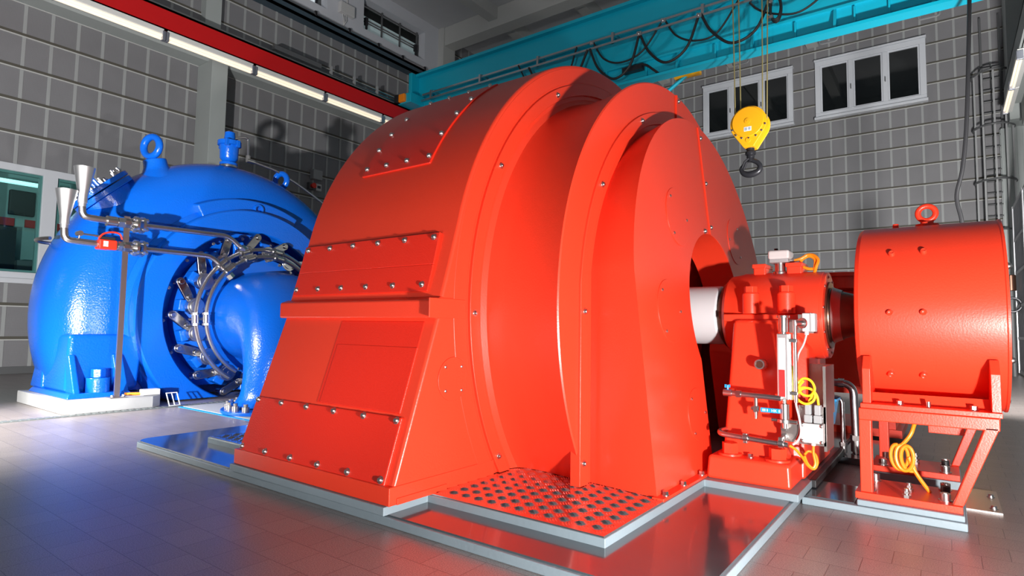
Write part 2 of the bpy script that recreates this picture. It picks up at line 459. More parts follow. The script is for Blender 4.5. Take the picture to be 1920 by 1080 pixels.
# control room behind it
cr = BM()
for lo, hi in (((-17.6, .2, 0), (-17.5, 6.2, 4.6)), ((-17.6, .2, 4.5), (-14.5, 6.2, 4.6)), ((-17.6, 6.1, 0), (-14.5, 6.2, 4.6)), ((-17.6, .2, 0), (-14.5, .3, 4.6)), ((-17.5, .3, 0), (-14.5, 6.1, .1))): box(cr, lo, hi)
struct(obj('wall_left.003', cr, 'roomwall', flat=True), 'pale green walls of the control room behind the window', 'wall')
t = thing('ceiling_lamp', 'pale green strip lamp hanging in the control room behind the window', 'lamp', (-16.7, 3.6, 4.1))
c = BM(); box(c, (-16.78, 1.4, 4.06), (-16.64, 5.4, 4.13)); obj('tube', c, 'roomlamp', t, flat=True)
for y in (2.0, 4.8):
    c = BM(); cyl(c, (-16.71, y, 4.13), (-16.71, y, 4.5), .012, n=8); obj('rod', c, 'grey', t)
c = BM(); box(c, (-17.5, 3.84, 3.46), (-17.38, 4.32, 4.04)); tag(obj('wall_monitor', c, 'roomdk', None, bevel=.02), 'black monitor on the control room back wall', 'monitor')
for ya, yb, lb in ((.4, 3.97, 'dark red wall stripe left of the control room monitor'), (4.17, 6.0, 'dark red wall stripe below the control room monitor')):
    c = BM(); box(c, (-17.5, ya, 3.20), (-17.44, yb, 3.38)); tag(obj('wall_stripe', c, 'roomred', None, flat=True), lb, 'panel')
t = thing('control_desk', 'dark equipment cabinet inside the control room', 'cabinet', (-16.5, 3.4, .1))
c = BM(); box(c, (-17.4, 2.4, .1), (-16.9, 3.9, 3.1)); obj('body', c, 'roomdk', t, flat=True)
c = BM(); box(c, (-17.3, 3.9, .1), (-16.7, 5.4, 2.35)); obj('worktop', c, 'greydk', t, flat=True)

def far_window(n, x0, x1, mull, label):
    w = BM(); frame_y(w, 22.18, .16, x0, x1, 8.40, 10.40, .17)
    for m in mull: box(w, (m - .075, 22.19, 8.57), (m + .075, 22.34, 10.23))
    box(w, (x0 - .03, 22.10, 8.33), (x1 + .03, 22.3, 8.42)); box(w, (x0 - .02, 22.12, 10.40), (x1 + .02, 22.3, 10.46))
    W = struct(obj(f'window_{n}', w, 'wframe', bevel=.012), label, 'window'); ORG[W.name] = v3(0, 0, 0)
    e = [x0 + .17] + [q for m in mull for q in (m - .075, m + .075)] + [x1 - .17]
    for a, b in zip(e[::2], e[1::2]):
        p = BM(); box(p, (a, 22.28, 8.57), (b, 22.30, 10.23)); obj('pane', p, 'nightglass', W, flat=True)
        p = BM(); frame_y(p, 22.24, .04, a, b, 8.57, 10.23, .045); obj('sash', p, 'wframe', W, flat=True)
    for m in mull:
        p = BM(); box(p, (m - .012, 22.14, 9.22), (m + .012, 22.19, 9.38)); obj('handle', p, 'greydk', W)
far_window(2, -7.35, -4.15, (-6.32, -5.22), 'white three pane window of the far wall behind the yellow hook block')
far_window(3, -3.44, -.28, (-2.36, -1.38), 'white three pane window of the far wall nearest the ladder')

def strip_window(n, y0, y1, z1, glass, label, bars):
    w = BM(); frame_x(w, -14.42, .12, y0, y1, 10.03, z1, .06)
    W = struct(obj(f'window_{n}', w, 'greydk', flat=True), label, 'window'); ORG[W.name] = v3(0,0,0)
    p = BM(); box(p, (-14.40, y0 + .06, 10.09), (-14.38, y1 - .06, z1 - .32)); obj('pane', p, glass, W, flat=True)
    p = BM(); box(p, (-14.40, y0 + .06, z1 - .32), (-14.36, y1 - .06, z1 - .06)); obj('blind', p, 'roomdk', W, flat=True)
    for k in range(bars + 1):
        y = y0 + .15 + (y1 - y0 - .3) * k / bars
        p = BM(); box(p, (-14.27, y - .02, 9.98), (-14.22, y + .02, z1)); obj('bar', p, 'greydk', W, flat=True)
    for z in (10.10, 10.42, 10.50, z1 - .1):
        p = BM(); cyl(p, (-14.26, y0 + .1, z), (-14.26, y1 - .1, z), .022, n=8); obj('rail', p, 'steeldk', W)
    for y in (y0 + .25, y1 - .25):
        p = BM(); box(p, (-14.24, y - .05, 10.28), (-14.14, y + .05, 10.52)); box(p, (-14.20, y - .03, 10.15), (-14.14, y + .03, 10.30)); obj('latch', p, 'blackm', W, bevel=.01)
strip_window(4, 11.1, 13.70, 11.0, 'skylight', 'strip window with bars high on the left wall, nearest the teal crane', 3)
strip_window(5, 7.9, 9.80, 11.05, 'skybright', 'strip window with bars high on the left wall, cut by the upper frame edge', 2)

# --- blue grey channel with a pipe along the upper left wall
t = thing('wall_channel', 'dark blue grey steel channel high along the left wall with a pipe on top', 'channel', (-13.9, 8, 9.3))
c = BM(); box(c, (-14.2, 3.0, 9.36), (-13.86, 13.75, 9.42)); box(c, (-13.92, 3.0, 9.36), (-13.86, 13.75, 9.60)); box(c, (-14.2, 3.0, 9.54), (-13.86, 13.75, 9.60))
obj('channel', c, 'darkrail', t, flat=True)
c = BM(); cyl(c, (-13.90, 3.0, 9.66), (-13.90, 13.72, 9.66), .045, n=12); obj('pipe', c, 'zinc', t)
for y in (8.2, 9.35, 10.5, 11.6, 12.6, 13.6):
    c = BM(); box(c, (-13.96, y - .03, 9.58), (-13.84, y + .03, 9.72)); obj('clamp', c, 'blackm', t, at=(-13.9, y, 9.6), flat=True)
t = thing('junction_box', 'pale junction box with cable tails on the white wall column above the channel', 'box', (-13.95, 10.4, 10.1))
c = BM(); box(c, (-14.0, 10.16, 10.10), (-13.85, 10.66, 10.42)); obj('body', c, 'white', t, bevel=.015)
c = BM()
for y in (10.3, 10.36, 10.42): tube(c, fillet([(-13.95, y, 10.1), (-13.93, y + .02, 9.95), (-13.97, 10.36, 9.78)], .05), .012, 6)
obj('cable', c, 'white', t)
c = BM(); cyl(c, (-13.96, 10.45, 10.42), (-13.96, 10.45, 11.4), .02, n=8); obj('conduit', c, 'white', t)

# --- switches on the left wall near the red casing
t = thing('wall_switch', 'grey isolator box on the dark left wall between turbine and red casing', 'switch', (-14.18, 9.73, 5.1))
c = BM(); box(c, (-14.2, 9.58, 5.06), (-14.02, 9.88, 5.34)); obj('box', c, 'grey', t, bevel=.02)
t = thing('emergency_button', 'red push button on a small box below the grey isolator box', 'button', (-14.18, 9.60, 4.85))
c = BM(); box(c, (-14.2, 9.50, 4.76), (-14.08, 9.68, 4.96)); obj('box', c, 'greydk', t, bevel=.01)
c = BM(); cyl(c, (-14.08, 9.59, 4.86), (-13.98, 9.59, 4.86), .06, .075, n=18); obj('button', c, 'plastred', t)
t = thing('wall_socket', 'small white socket beside the red push button', 'socket', (-14.18, 9.80, 4.85))
c = BM(); box(c, (-14.2, 9.72, 4.76), (-14.08, 9.90, 4.96)); obj('box', c, 'white', t, bevel=.01)
c = BM(); box(c, (-14.08, 9.76, 4.83), (-14.07, 9.86, 4.90)); obj('label_plate', c, 'ink', t, flat=True)

# --- crane runways
o = BM(); box(o, (-13.48, 1.5, 7.22), (-13.2, 13.9, 7.26)); box(o, (-13.36, 1.5, 7.26), (-13.30, 13.9, 7.66)); box(o, (-13.24, 1.5, 7.22), (-13.2, 13.9, 7.71)); box(o, (-13.5, 1.5, 7.66), (-13.2, 13.9, 7.71))
tag(obj('crane_runway_beam', o, 'redbeam', flat=True), 'red crane runway beam along the left wall', 'beam')
o = BM(); box(o, (1.48, 12.5, 7.24), (1.78, 20.4, 7.29)); box(o, (1.44, 12.5, 7.24), (1.50, 20.4, 7.75)); box(o, (1.44, 12.5, 7.70), (1.78, 20.4, 7.75)); box(o, (1.78, 12.5, 6.6), (2.3, 20.4, 7.75))
tag(obj('crane_runway_beam', o, 'wallcol', flat=True), 'grey crane runway beam at the right edge of the photo', 'beam')
t = thing('conductor_rail', 'grey conductor rail on posts behind the red runway beam', 'rail', (-13.6, 9.8, 7.7))
o = BM()
for z in (8.0, 8.10): box(o, (-13.66, 9.7, z - .012), (-13.63, 12.6, z + .012))
obj('rail', o, 'zinc', t, flat=True)
for y in (9.75, 10.55, 11.4, 12.2):
    o = BM(); box(o, (-13.68, y - .025, 7.7), (-13.60, y + .025, 8.22)); obj('post', o, 'grey', t, at=(-13.64, y, 7.7), flat=True)
o = BM(); box(o, (-13.7, 8.0, 8.02), (-13.58, 9.4, 8.14)); obj('cover', o, 'zinc', t, flat=True)

# --- fluorescent battens under the runways
def make_lamp(at, dirx):
    t = thing('fluorescent_lamp', '', 'lamp', at)
    x, y, z = at
    b = BM(); box(b, (x - .14, y - .96, z + .10), (x + .04, y + .96, z + .20))
    hexa(b, [(x - .14, y - .96, z), (x - .05, y - .96, z - .02), (x - .05, y + .96, z - .02), (x - .14, y + .96, z)], [(x - .14, y - .96, z + .10), (x + .04, y - .96, z + .10), (x + .04, y + .96, z + .10), (x - .14, y + .96, z + .10)])
    obj('body', b, 'lampbody', t, at=at, flat=True)
    for dx, dz in ((.022, .055), (-.02, -.005)):
        b = BM(); cyl(b, (x + dx, y - .93, z + dz), (x + dx, y + .93, z + dz), .024, n=10); obj('tube', b, 'tubelight', t, at=at)
    for s in (-1, 1):
        b = BM(); box(b, (x - .06, y + s * .965 - .03, z - .04), (x + .06, y + s * .965 + .03, z + .16)); obj('end_clip', b, 'clampsteel', t, at=at, bevel=.008)
    return t
names = ['fluorescent batten on the red runway, cut by the upper frame edge', 'fluorescent batten on the red runway straight above the grey wall column',
         'fluorescent batten on the red runway, second from the red casing', 'fluorescent batten on the red runway nearest the red casing', 'fluorescent batten on the red runway hidden partly by the red casing']
lamp0 = None
def copy_thing(root, at, label, group=None, rz=0):
    r = root.copy(); COL.objects.link(r); place(r, None, at); r.rotation_euler = (0, 0, rz); r['label'] = label
    if group: r['group'] = group
    for ch in list(root.children):
        c = ch.copy(); COL.objects.link(c); c.parent = r
        for g in list(ch.children):
            d = g.copy(); COL.objects.link(d); d.parent = c
    return r
for k in range(5):
    at = (-13.22, 4.28 + 2.0 * k, 7.02)
    if lamp0 is None: lamp0 = make_lamp(at, 1); lamp0['label'] = names[k]; lamp0['group'] = 'lamps on the red runway'
    else: copy_thing(lamp0, at, names[k], 'lamps on the red runway')
for k, nm in enumerate(('fluorescent batten at the right frame edge, the lower end of the row', 'fluorescent batten at the right frame edge, the upper end of the row')):
    copy_thing(lamp0, (1.45, 19.4 - 2.0 * k, 7.02), nm, 'lamps on the grey runway', PI)

# --- caged ladder
t = thing('caged_ladder', 'grey steel ladder with safety cage on the far wall at the right', 'ladder', (1.28, 22.2, 0))
for x in (1.06, 1.50):
    b = BM(); box(b, (x - .028, 22.08, .4), (x + .028, 22.14, 10.55)); obj('rail', b, 'greydk', t, flat=True)
for k in range(25):
    z = .7 + .345 * k
    b = BM(); cyl(b, (1.06, 22.11, z), (1.50, 22.11, z), .026, n=8); obj('rung', b, 'greydk', t)
for z in (4.0, 5.45, 7.05, 8.65):
    b = BM()
    tube(b, [(1.28 + .47 * math.cos(a), 21.95 - .62 * math.sin(a), z) for a in [rad(-10 + 200 * i / 20) for i in range(21)]], .03, 6); obj('hoop', b, 'greydk', t)
for i in range(5):
    a = rad(20 + 35 * i)
    x, y = 1.28 + .45 * math.cos(a), 21.95 - .60 * math.sin(a)
    b = BM(); box(b, (x - .022, y - .012, 3.95), (x + .022, y + .012, 8.7)); obj('cage_strip', b, 'grey', t, flat=True)
for z in (5.4, 8.75):
    for x in (1.06, 1.50):
        b = BM(); cyl(b, (x, 22.1, z), (x, 22.3, z), .03, n=8); obj('bracket', b, 'greydk', t)

t = thing('standpipe', 'copper capped pipe beside the barred gate at the right frame edge', 'pipe', (1.30, 19.0, 0))
b = BM(); cyl(b, (1.32, 19.0, 0), (1.32, 19.0, 2.1), .05, n=14); obj('pipe', b, 'greydk', t)
b = BM(); cyl(b, (1.32, 19.0, 2.1), (1.32, 19.0, 2.5), .10, n=20); obj('cap', b, 'copper', t, bevel=.02)
b = BM(); lathe(b, (1.32, 18.85, 1.75), (0, 1, 0), [(.03 * math.cos(rad(q)), .17 + .03 * math.sin(rad(q))) for q in range(0, 360, 40)], 24, closed=True); obj('valve_wheel', b, 'blackm', t)

# ================================================================== plinth and tread plates
def round_poly(x0, y0, x1, y1, r, corners):
    out = []
    for i, (cx, cy) in enumerate(((x0, y0), (x1, y0), (x1, y1), (x0, y1))):
        if i not in corners: out.append((cx, cy)); continue
        sx = 1 if cx == x0 else -1; sy = 1 if cy == y0 else -1
        ox, oy = cx + sx * r, cy + sy * r
        a = {(1, 1): 180, (-1, 1): 270, (-1, -1): 0, (1, -1): 90}[(sx, sy)]
        for k in range(7):
            t = rad(a + 15 * k); out.append((ox + r * math.cos(t), oy + r * math.sin(t)))
    return out
PL = thing('machine_plinth', 'low grey painted plinth under the red machine, with raised kerbs', 'plinth', (-3, 4.5, 0))
b = BM(); prism(b, round_poly(-5.32, 2.05, -.718, 6.95, .12, (0, 3)), 'z', 0, .045); obj('side_wall', b, 'greypaint', PL, bevel=.006)
b = BM(); prism(b, round_poly(-5.305, 2.068, -.735, 6.93, .12, (0, 3)), 'z', .045, .0535); obj('deck', b, 'deck', PL, flat=True)
b = BM()
prism(b, [(-3.77, 2.035), (-2.285, 2.035), (-2.285, 2.345), (-1.215, 2.345), (-1.215, 3.645), (-.69, 3.645), (-.69, 5.355), (-1.215, 5.355), (-1.215, 6.655), (-2.285, 6.655), (-2.285, 6.965), (-3.77, 6.965), (-3.77, 6.62), (-4.76, 6.62), (-4.76, 2.38), (-3.77, 2.38)], 'z', .05, .094)
obj('kerb', b, 'greypaint', PL, bevel=.005)
b = BM(); prism(b, [(-.708, 3.83), (.06, 3.83), (.06, 4.30), (-.708, 4.30)], 'z', 0, .042); prism(b, [(-.43, 3.845), (.05, 3.845), (.05, 4.30), (-.43, 4.30)], 'z', .042, .075)
obj('exciter_pad', b, 'greypaint', PL, bevel=.006)
b = BM(); prism(b, [(-.43, 4.70), (.05, 4.70), (.05, 5.17), (-.43, 5.17)], 'z', 0, .075)
obj('exciter_pad', b, 'greypaint', PL, bevel=.006)
b = BM(); prism(b, [(-.70, 5.2), (-.45, 5.2), (-.45, 6.2), (-.70, 6.2)], 'z', 0, .05); obj('deck', b, 'deck', PL, flat=True)
b = BM(); prism(b, [(-.695, 3.87), (-.445, 3.87), (-.445, 4.29), (-.695, 4.29)], 'z', .042, .047); obj('deck', b, 'deck', PL, flat=True)
b = BM(); box(b, (-.705, 4.05, .05), (-.665, 5.3, .10)); obj('rubber_strip', b, 'black', PL, bevel=.008)

def tread(name, x0, x1, y0, y1, z, label):
    b = BM(); box(b, (x0, y0, z), (x1, y1, z + .006))
    c = .062
    nx = int((x1 - x0) / c) + 2; ny = int((y1 - y0) / c) + 2
    for i in range(-ny, nx + ny):
        for j in range(-nx, nx + ny):
            u, w = i * c, j * c
            cx = x0 + (u + w) * .7071; cy = y0 + (w - u) * .7071
            if not (x0 + .028 < cx < x1 - .028 and y0 + .028 < cy < y1 - .028): continue
            par = (i + j) % 2
            for k in range(4):
                o = (k - 1.5) * c * .225
                d = (.7071, -.7071) if par else (.7071, .7071)
                n = (-d[1], d[0]); L = c * .47; wd = c * .085
                px, py = cx + n[0] * o, cy + n[1] * o
                q = [(px - d[0]*L, py - d[1]*L), (px + n[0]*wd, py + n[1]*wd), (px + d[0]*L, py + d[1]*L), (px - n[0]*wd, py - n[1]*wd)]
                A = [b.verts.new((*p, z + .006)) for p in q]
                t = b.verts.new((px, py, z + .0115))
                for m in range(4): b.faces.new([A[m], A[(m+1) % 4], t])
    o = obj(name, b, 'checker', flat=True)
    return tag(o, label, 'plate', 'aluminium tread plates')
TP = tread('tread_plate', -2.268, -1.225, 2.352, 4.4, .0945, 'diamond tread plate in front of the red rings, reflecting red')
TP2 = tread('tread_plate', -4.75, -3.78, 2.388, 4.4, .0945, 'small diamond tread plate behind the left foot of the red casing, reflecting white')
# ================================================================== generator
G = thing('generator', 'big orange red generator with rounded ribbed housing on a grey plinth', 'generator', (-2.6, AY, .1))
GZ = 1.14
def mirror_y(p): return [(2 * AY - a, z) for a, z in p[::-1]]
def arc(r, a0, a1, n, cy=AY, cz=GZ): return [(cy - r * math.cos(rad(a0 + (a1 - a0) * i / n)), cz + r * math.sin(rad(a0 + (a1 - a0) * i / n))) for i in range(n + 1)]
XL, X1, X2 = -3.74, -2.27, -1.71
half = [(2.06, .097), (2.085, .19), (2.375, 1.045), (2.40, 1.16), (2.462, 1.36)] + arc(2.02, 14, 90, 34)
casing = half + mirror_y(half)[1:]
b = BM(); prism(b, casing, 'x', XL, X1); obj('housing', b, 'red', G, bevel=.02, bseg=3, ang=25)
for s in (0, 1):
    my = (lambda p: mirror_y(p)) if s else (lambda p: p)
    b = BM(); prism(b, my([(2.05, .096), (2.9, .096), (2.9, .19), (2.05, .19)]), 'x', XL - .01, X1 + .006); obj('foot_skirt', b, 'red', G, bevel=.006)
    b = BM(); prism(b, my([(2.345, 1.045), (2.6, 1.045), (2.6, 1.17), (2.40, 1.17), (2.345, 1.15)]), 'x', XL - .03, X1 + .004); obj('joint_rib', b, 'red', G, bevel=.012, bseg=3)
# shallow weld seams on the sloped panel
def slope_pt(x, z): return (x, 2.06 + (z - .2) * .36 / .83 + .018, z)
# cover plates
def slope_plate(z0, z1, x0, x1, th, name='cover_plate'):
    b = BM()
    k = .29 / .855; n = v3(0, -.855, .29).normalized()
    f = lambda x, z: v3(x, 2.085 + (z - .19) * k, z)
    A = [f(x0, z0), f(x1, z0), f(x1, z1), f(x0, z1)]
    hexa(b, [p - n * .01 for p in A], [p + n * th for p in A])
    return obj(name, b, 'redplate', G, bevel=.008), f, n
pl, fs, nS = slope_plate(.175, .515, -3.72, -2.325, .018)
pl['label'] = 'lower bolted cover plate'
for i in range(6):
    for z in (.495, .205):
        x = -3.69 + 1.335 * i / 5
        dome_bolt.put(G, fs(x, z) + nS * .018, nS)
slope_plate(.53, 1.03, -3.10, -2.36, .004, 'seam_panel'); slope_plate(.53, .885, -3.07, -2.36, .007, 'seam_panel')
def cyl_plate(r, a0, a1, x0, x1, th, name):
    b = BM(); n = 14
    rows = []
    for i in range(n + 1):
        a = rad(a0 + (a1 - a0) * i / n)
        row = []
        for x, rr in ((x0, r - .02), (x1, r - .02), (x1, r + th), (x0, r + th)):
            row.append(b.verts.new((x, AY - rr * math.cos(a), GZ + rr * math.sin(a))))
        rows.append(row)
    for A, B in zip(rows, rows[1:]):
        for j in range(4): b.faces.new([A[j], A[(j+1) % 4], B[(j+1) % 4], B[j]])
    b.faces.new(rows[0]); b.faces.new(rows[-1][::-1])
    return obj(name, b, 'redplate', G, bevel=.006, ang=20)
def put_cyl(kind, r, a, x):
    n = v3(0, -math.cos(rad(a)), math.sin(rad(a))); return kind.put(G, (x, AY + n.y * r, GZ + n.z * r), n)
cyl_plate(2.02, 27.2, 57.2, -3.36, -2.68, .012, 'cover_plate')
for x in (-3.333, -3.128, -2.923, -2.713): put_cyl(dome_bolt, 2.032, 29, x); put_cyl(dome_bolt, 2.032, 55.5, x)
for a in (35.1, 41.8, 47.8): put_cyl(dome_bolt, 2.032, a, -2.715)
for a in (34.5, 39.8, 46): put_cyl(dome_bolt, 2.032, a, -3.33)
# middle plate above the rib (follows the flatter lower flank)
b = BM()
flank = [(2.417, 1.20), (2.462, 1.36), (2.512, 1.555)]
n2 = v3(0, -.355, .095).normalized()
P0 = [v3(-3.71, y, z) for y, z in flank]; P1 = [v3(-2.385, y, z) for y, z in flank]
for A, B, C, D in ((P0[0], P1[0], P1[1], P0[1]), (P0[1], P1[1], P1[2], P0[2])):
    hexa(b, [q - n2 * .01 for q in (A, B, C, D)], [q + n2 * .016 for q in (A, B, C, D)])
obj('cover_plate', b, 'redplate', G, bevel=.004)
for i in range(6):
    x = -3.66 + 1.24 * i / 5
    dome_bolt.put(G, v3(x, 2.502, 1.525) + n2 * .016, n2); dome_bolt.put(G, v3(x - .02, 2.432, 1.24) + n2 * .016, n2)
# round inspection covers
def disc(at, n, r, th=.006, name='inspection_cover'):
    b = BM(); n = Vector(n).normalized(); c = Vector(at); cyl(b, c, c + n * th, r, n=40); return obj(name, b, 'red', G, bevel=.003)
disc((X1, 2.51, .705), (1, 0, 0), .125)
for y, z in ((2.442, .776), (2.578, .773), (2.446, .642), (2.581, .638)): small_bolt.put(G, (X1 + .006, y, z), (1, 0, 0))
b = BM(); box(b, (X1, 2.30, 1.05), (X1 + .008, 2.60, 1.16)); obj('seam_panel', b, 'red', G, bevel=.003)
b = BM(); box(b, (X1, 2.10, .0965), (X1 + .013, 2.47, .13)); obj('seam_panel', b, 'red', G, bevel=.003)
# flange rings, shroud, end cap
def ring_x(x0, x1, r0, r1, name, n=128, mat='red', bev=.006):
    """annulus of section (x0..x1, r0..r1) about the shaft, cut off at the tread plate"""
    b = BM()
    lathe(b, (x0, AY, GZ), (1, 0, 0), [(0, r0), (x1 - x0, r0), (x1 - x0, r1), (0, r1)], n, closed=True)
    g = bmesh.ops.bisect_plane(b, geom=b.verts[:] + b.edges[:] + b.faces[:], plane_co=(0, 0, .103), plane_no=(0, 0, -1), clear_outer=True)
    bmesh.ops.holes_fill(b, edges=[e for e in g['geom_cut'] if isinstance(e, bmesh.types.BMEdge)])
    return obj(name, b, mat, G, ang=30, bevel=bev)
ring_x(X1 - .04, X1 + .004, 1.885, 2.0, 'flange_ring')
ring_x(X1 - .06, X1 + .020, 1.785, 1.872, 'flange_ring')
def shroud():
    b = BM(); prof = [(X1 - .02, 1.79), (X1 + .02, 1.72), (X1 + .06, 1.705), (X1 + .16, 1.70), (X1 + .30, 1.712), (X1 + .44, 1.735), (X2 - .008, 1.765), (X2, 1.757), (X2, 1.2)]
    lathe(b, (0, AY, GZ), (1, 0, 0), prof, 144)
    bmesh.ops.bisect_plane(b, geom=b.verts[:] + b.edges[:] + b.faces[:], plane_co=(0, 0, .103), plane_no=(0, 0, -1), clear_outer=True)
    return obj('shroud', b, 'red', G, ang=28)
shroud()
def u_loop(r, hw, n=48, zb=.103):
    """round top, straight sides down to the floor"""
    pts = [(AY - hw, zb)]
    a0 = math.degrees(math.acos(min(1, hw / r)))
    for i in range(n + 1):
        a = rad(a0 + (180 - 2 * a0) * i / n); pts.append((AY - r * math.cos(a), GZ + r * math.sin(a)))
    pts.append((AY + hw, zb)); return pts
def u_band(x0, x1, ri, hi, ro, ho, name):
    b = BM(); I = u_loop(ri, hi); O = u_loop(ro, ho)
    rows = [[b.verts.new((x, *p)) for p in L] for x, L in ((x0, I), (x1, I), (x1, O), (x0, O))]
    for A, B in zip(rows, rows[1:] + rows[:1]):
        for i in range(len(I) - 1): b.faces.new([A[i], A[i+1], B[i+1], B[i]])
    for k in (0, -1): b.faces.new([r[k] for r in rows])
    return obj(name, b, 'red', G, bevel=.005, ang=30)
u_band(X2 - .05, X2 + .016, 1.455, 1.45, 1.545, 1.54, 'flange_ring')
FX = lambda z: -1.27 - .107 * (z - .1)          # leaning end face
ARMS = (1.47, 1.455)
def end_cap():
    b = BM(); L = u_loop(*ARMS)
    # neck
    A = [b.verts.new((X2 - .02, AY + (y - AY) * (.955 if z > 1.1 else .955), GZ + (z - GZ) * (.955 if z > GZ else 1))) for y, z in L]; B = [b.verts.new((FX(z), y, z)) for y, z in L]
    for i in range(len(L) - 1): b.faces.new([A[i], A[i+1], B[i+1], B[i]])
    # end face between the outline and the shaft opening
    ro = .60; hw = .50
    import bisect
    N = 150; a0, a1 = -64.0, 244.0
    outer, inner = [], []
    for i in range(N + 1):
        a = rad(a0 + (a1 - a0) * i / N); c, s = -math.cos(a), math.sin(a)
        # outer hit
        t = None
        cand = []
        if abs(c) > 1e-6: cand.append(ARMS[1] / abs(c))
        tt = cand[0] if cand else 9
        if s >= 0:
            tt2 = ARMS[0]; yy, zz = c * tt2, s * tt2
            t = tt2 if abs(yy) <= ARMS[1] else tt
        else:
            t = min(tt, (GZ - .103) / -s)
        outer.append((AY + c * t, GZ + s * t))
        ti = ro
        if s < 0 and abs(c) * ro < hw: ti = min(hw / abs(c), t * .999)
        inner.append((AY + c * ti, GZ + s * ti))
    O = [b.verts.new((FX(z), y, z)) for y, z in outer]; I = [b.verts.new((FX(z), y, z)) for y, z in inner]
    T = [b.verts.new((FX(z) - .26, AY + (y - AY) * .93, GZ + (z - GZ) * .93)) for y, z in inner]
    for i in range(N):
        b.faces.new([O[i], O[i+1], I[i+1], I[i]]); b.faces.new([I[i], I[i+1], T[i+1], T[i]])
    bmesh.ops.remove_doubles(b, verts=b.verts[:], dist=.0008)
    return obj('end_cap', b, 'red', G, ang=28, bevel=.008)
end_cap()
b = BM(); lathe(b, (-1.80, AY, GZ), (1, 0, 0), [(0, .9), (0, .24)], 64); obj('bearing_shield', b, 'redplate', G, flat=True)
for k in range(12):
    a = rad(30 * k); c = v3(-1.80, AY + .38 * math.cos(a), GZ + .38 * math.sin(a)); b = BM(); cyl(b, c, c + v3(.06, 0, 0), .05, n=12); obj('brush_holder', b, 'steeldk', G)
fn = v3(1, 0, .107).normalized()
def face_pt(y, z): return v3(FX(z), y, z)
for y, z, r in ((3.83, 1.77, .20), (5.17, 1.77, .20), (3.52, 1.12, .20), (5.48, 1.12, .20), (3.80, .46, .17)):
    b = BM(); c = face_pt(y, z); cyl(b, c - fn * .004, c + fn * .005, r, n=44); obj('inspection_cover', b, 'red', G, bevel=.002)
    for a in ((130, 230, 0) if y < 4.5 else (50, 180, 310)):
        small_bolt.put(G, face_pt(y + math.cos(rad(a)) * r * .82, z + math.sin(rad(a)) * r * .82) + fn * .005, fn)
# vertical seam ridge on the middle of ring and cap
b = BM(); box(b, (X2 - .005, AY - .012, GZ + 1.55), (X2 + .012, AY + .012, GZ + 1.76)); obj('seam_ridge', b, 'red', G, bevel=.003)
b = BM(); hexa(b, [(FX(1.73) - .01, AY - .01, 1.74), (FX(1.73) + .010, AY - .01, 1.74), (FX(1.73) + .010, AY + .01, 1.74), (FX(1.73) - .01, AY + .01, 1.74)],
     [(FX(2.6) - .01, AY - .01, 2.6), (FX(2.6) + .010, AY - .01, 2.6), (FX(2.6) + .010, AY + .01, 2.6), (FX(2.6) - .01, AY + .01, 2.6)]); obj('seam_ridge', b, 'red', G, bevel=.003)
for z in (2.80, 2.86): dome_bolt.put(G, (X2 + .004, AY + .035, z), (1, 0, 0)) if z > 2.84 else None
for z in (2.52, 2.15, 1.80): dome_bolt.put(G, face_pt(AY + .035, z), fn)
dome_bolt.put(G, (X2 + .016, AY + .03, GZ + 1.50), (1, 0, 0)); dome_bolt.put(G, face_pt(AY - .12, 1.75), fn)
for a in (59.2, 29.1, -1.7, -30.6, 120, 151, 181.7):
    dome_bolt.put(G, (X1 + .020, AY - 1.83 * math.cos(rad(a)), GZ + 1.83 * math.sin(rad(a))), (1, 0, 0))
for y, z in ((3.802, 2.478), (3.214, 1.899), (3.003, 1.103), (3.003, .231), (5.2, 2.478), (5.79, 1.9)): dome_bolt.put(G, (X2 + .016, y, z), (1, 0, 0))
for ya, yb in ((3.02, 4.0), (5.0, 5.98)):
    b = BM(); box(b, (-1.29, ya, .094), (-1.222, yb, .112)); obj('foot_flange', b, 'red', G, bevel=.004)
for y in (3.10, 3.37, 3.68, 5.3, 5.6): hex_s.put(G, (-1.245, y, .112))

# ================================================================== shaft
SH = thing('drive_shaft', 'white sleeved shaft running from the red generator into the red bearing block', 'shaft', (-1.3, AY, AZ))
b = BM(); cyl(b, (-1.79, AY, AZ), (-1.335, AY, AZ), .218, n=56); obj('sleeve', b, 'shaftw', SH, bevel=.02)
b = BM(); cyl(b, (-1.335, AY, AZ), (-1.30, AY, AZ), .20, .215, n=48); cyl(b, (-1.31, AY, AZ), (-1.285, AY, AZ), .24, n=48); obj('seal_ring', b, 'copper', SH, bevel=.004)
b = BM(); lathe(b, (0, AY, AZ), (1, 0, 0), [(-.66, 0), (-.66, .225), (-.625, .225), (-.625, .18), (-.44, .125), (-.44, 0)], 48); S1 = obj('taper_cone', b, 'copper', SH)
b = BM(); lathe(b, (-.615, AY, AZ), (1, 0, 0), [(0, .185), (.006, .190), (.012, .185), (.06, .165)], 48); obj('cone_rim', b, 'steelbr', SH)

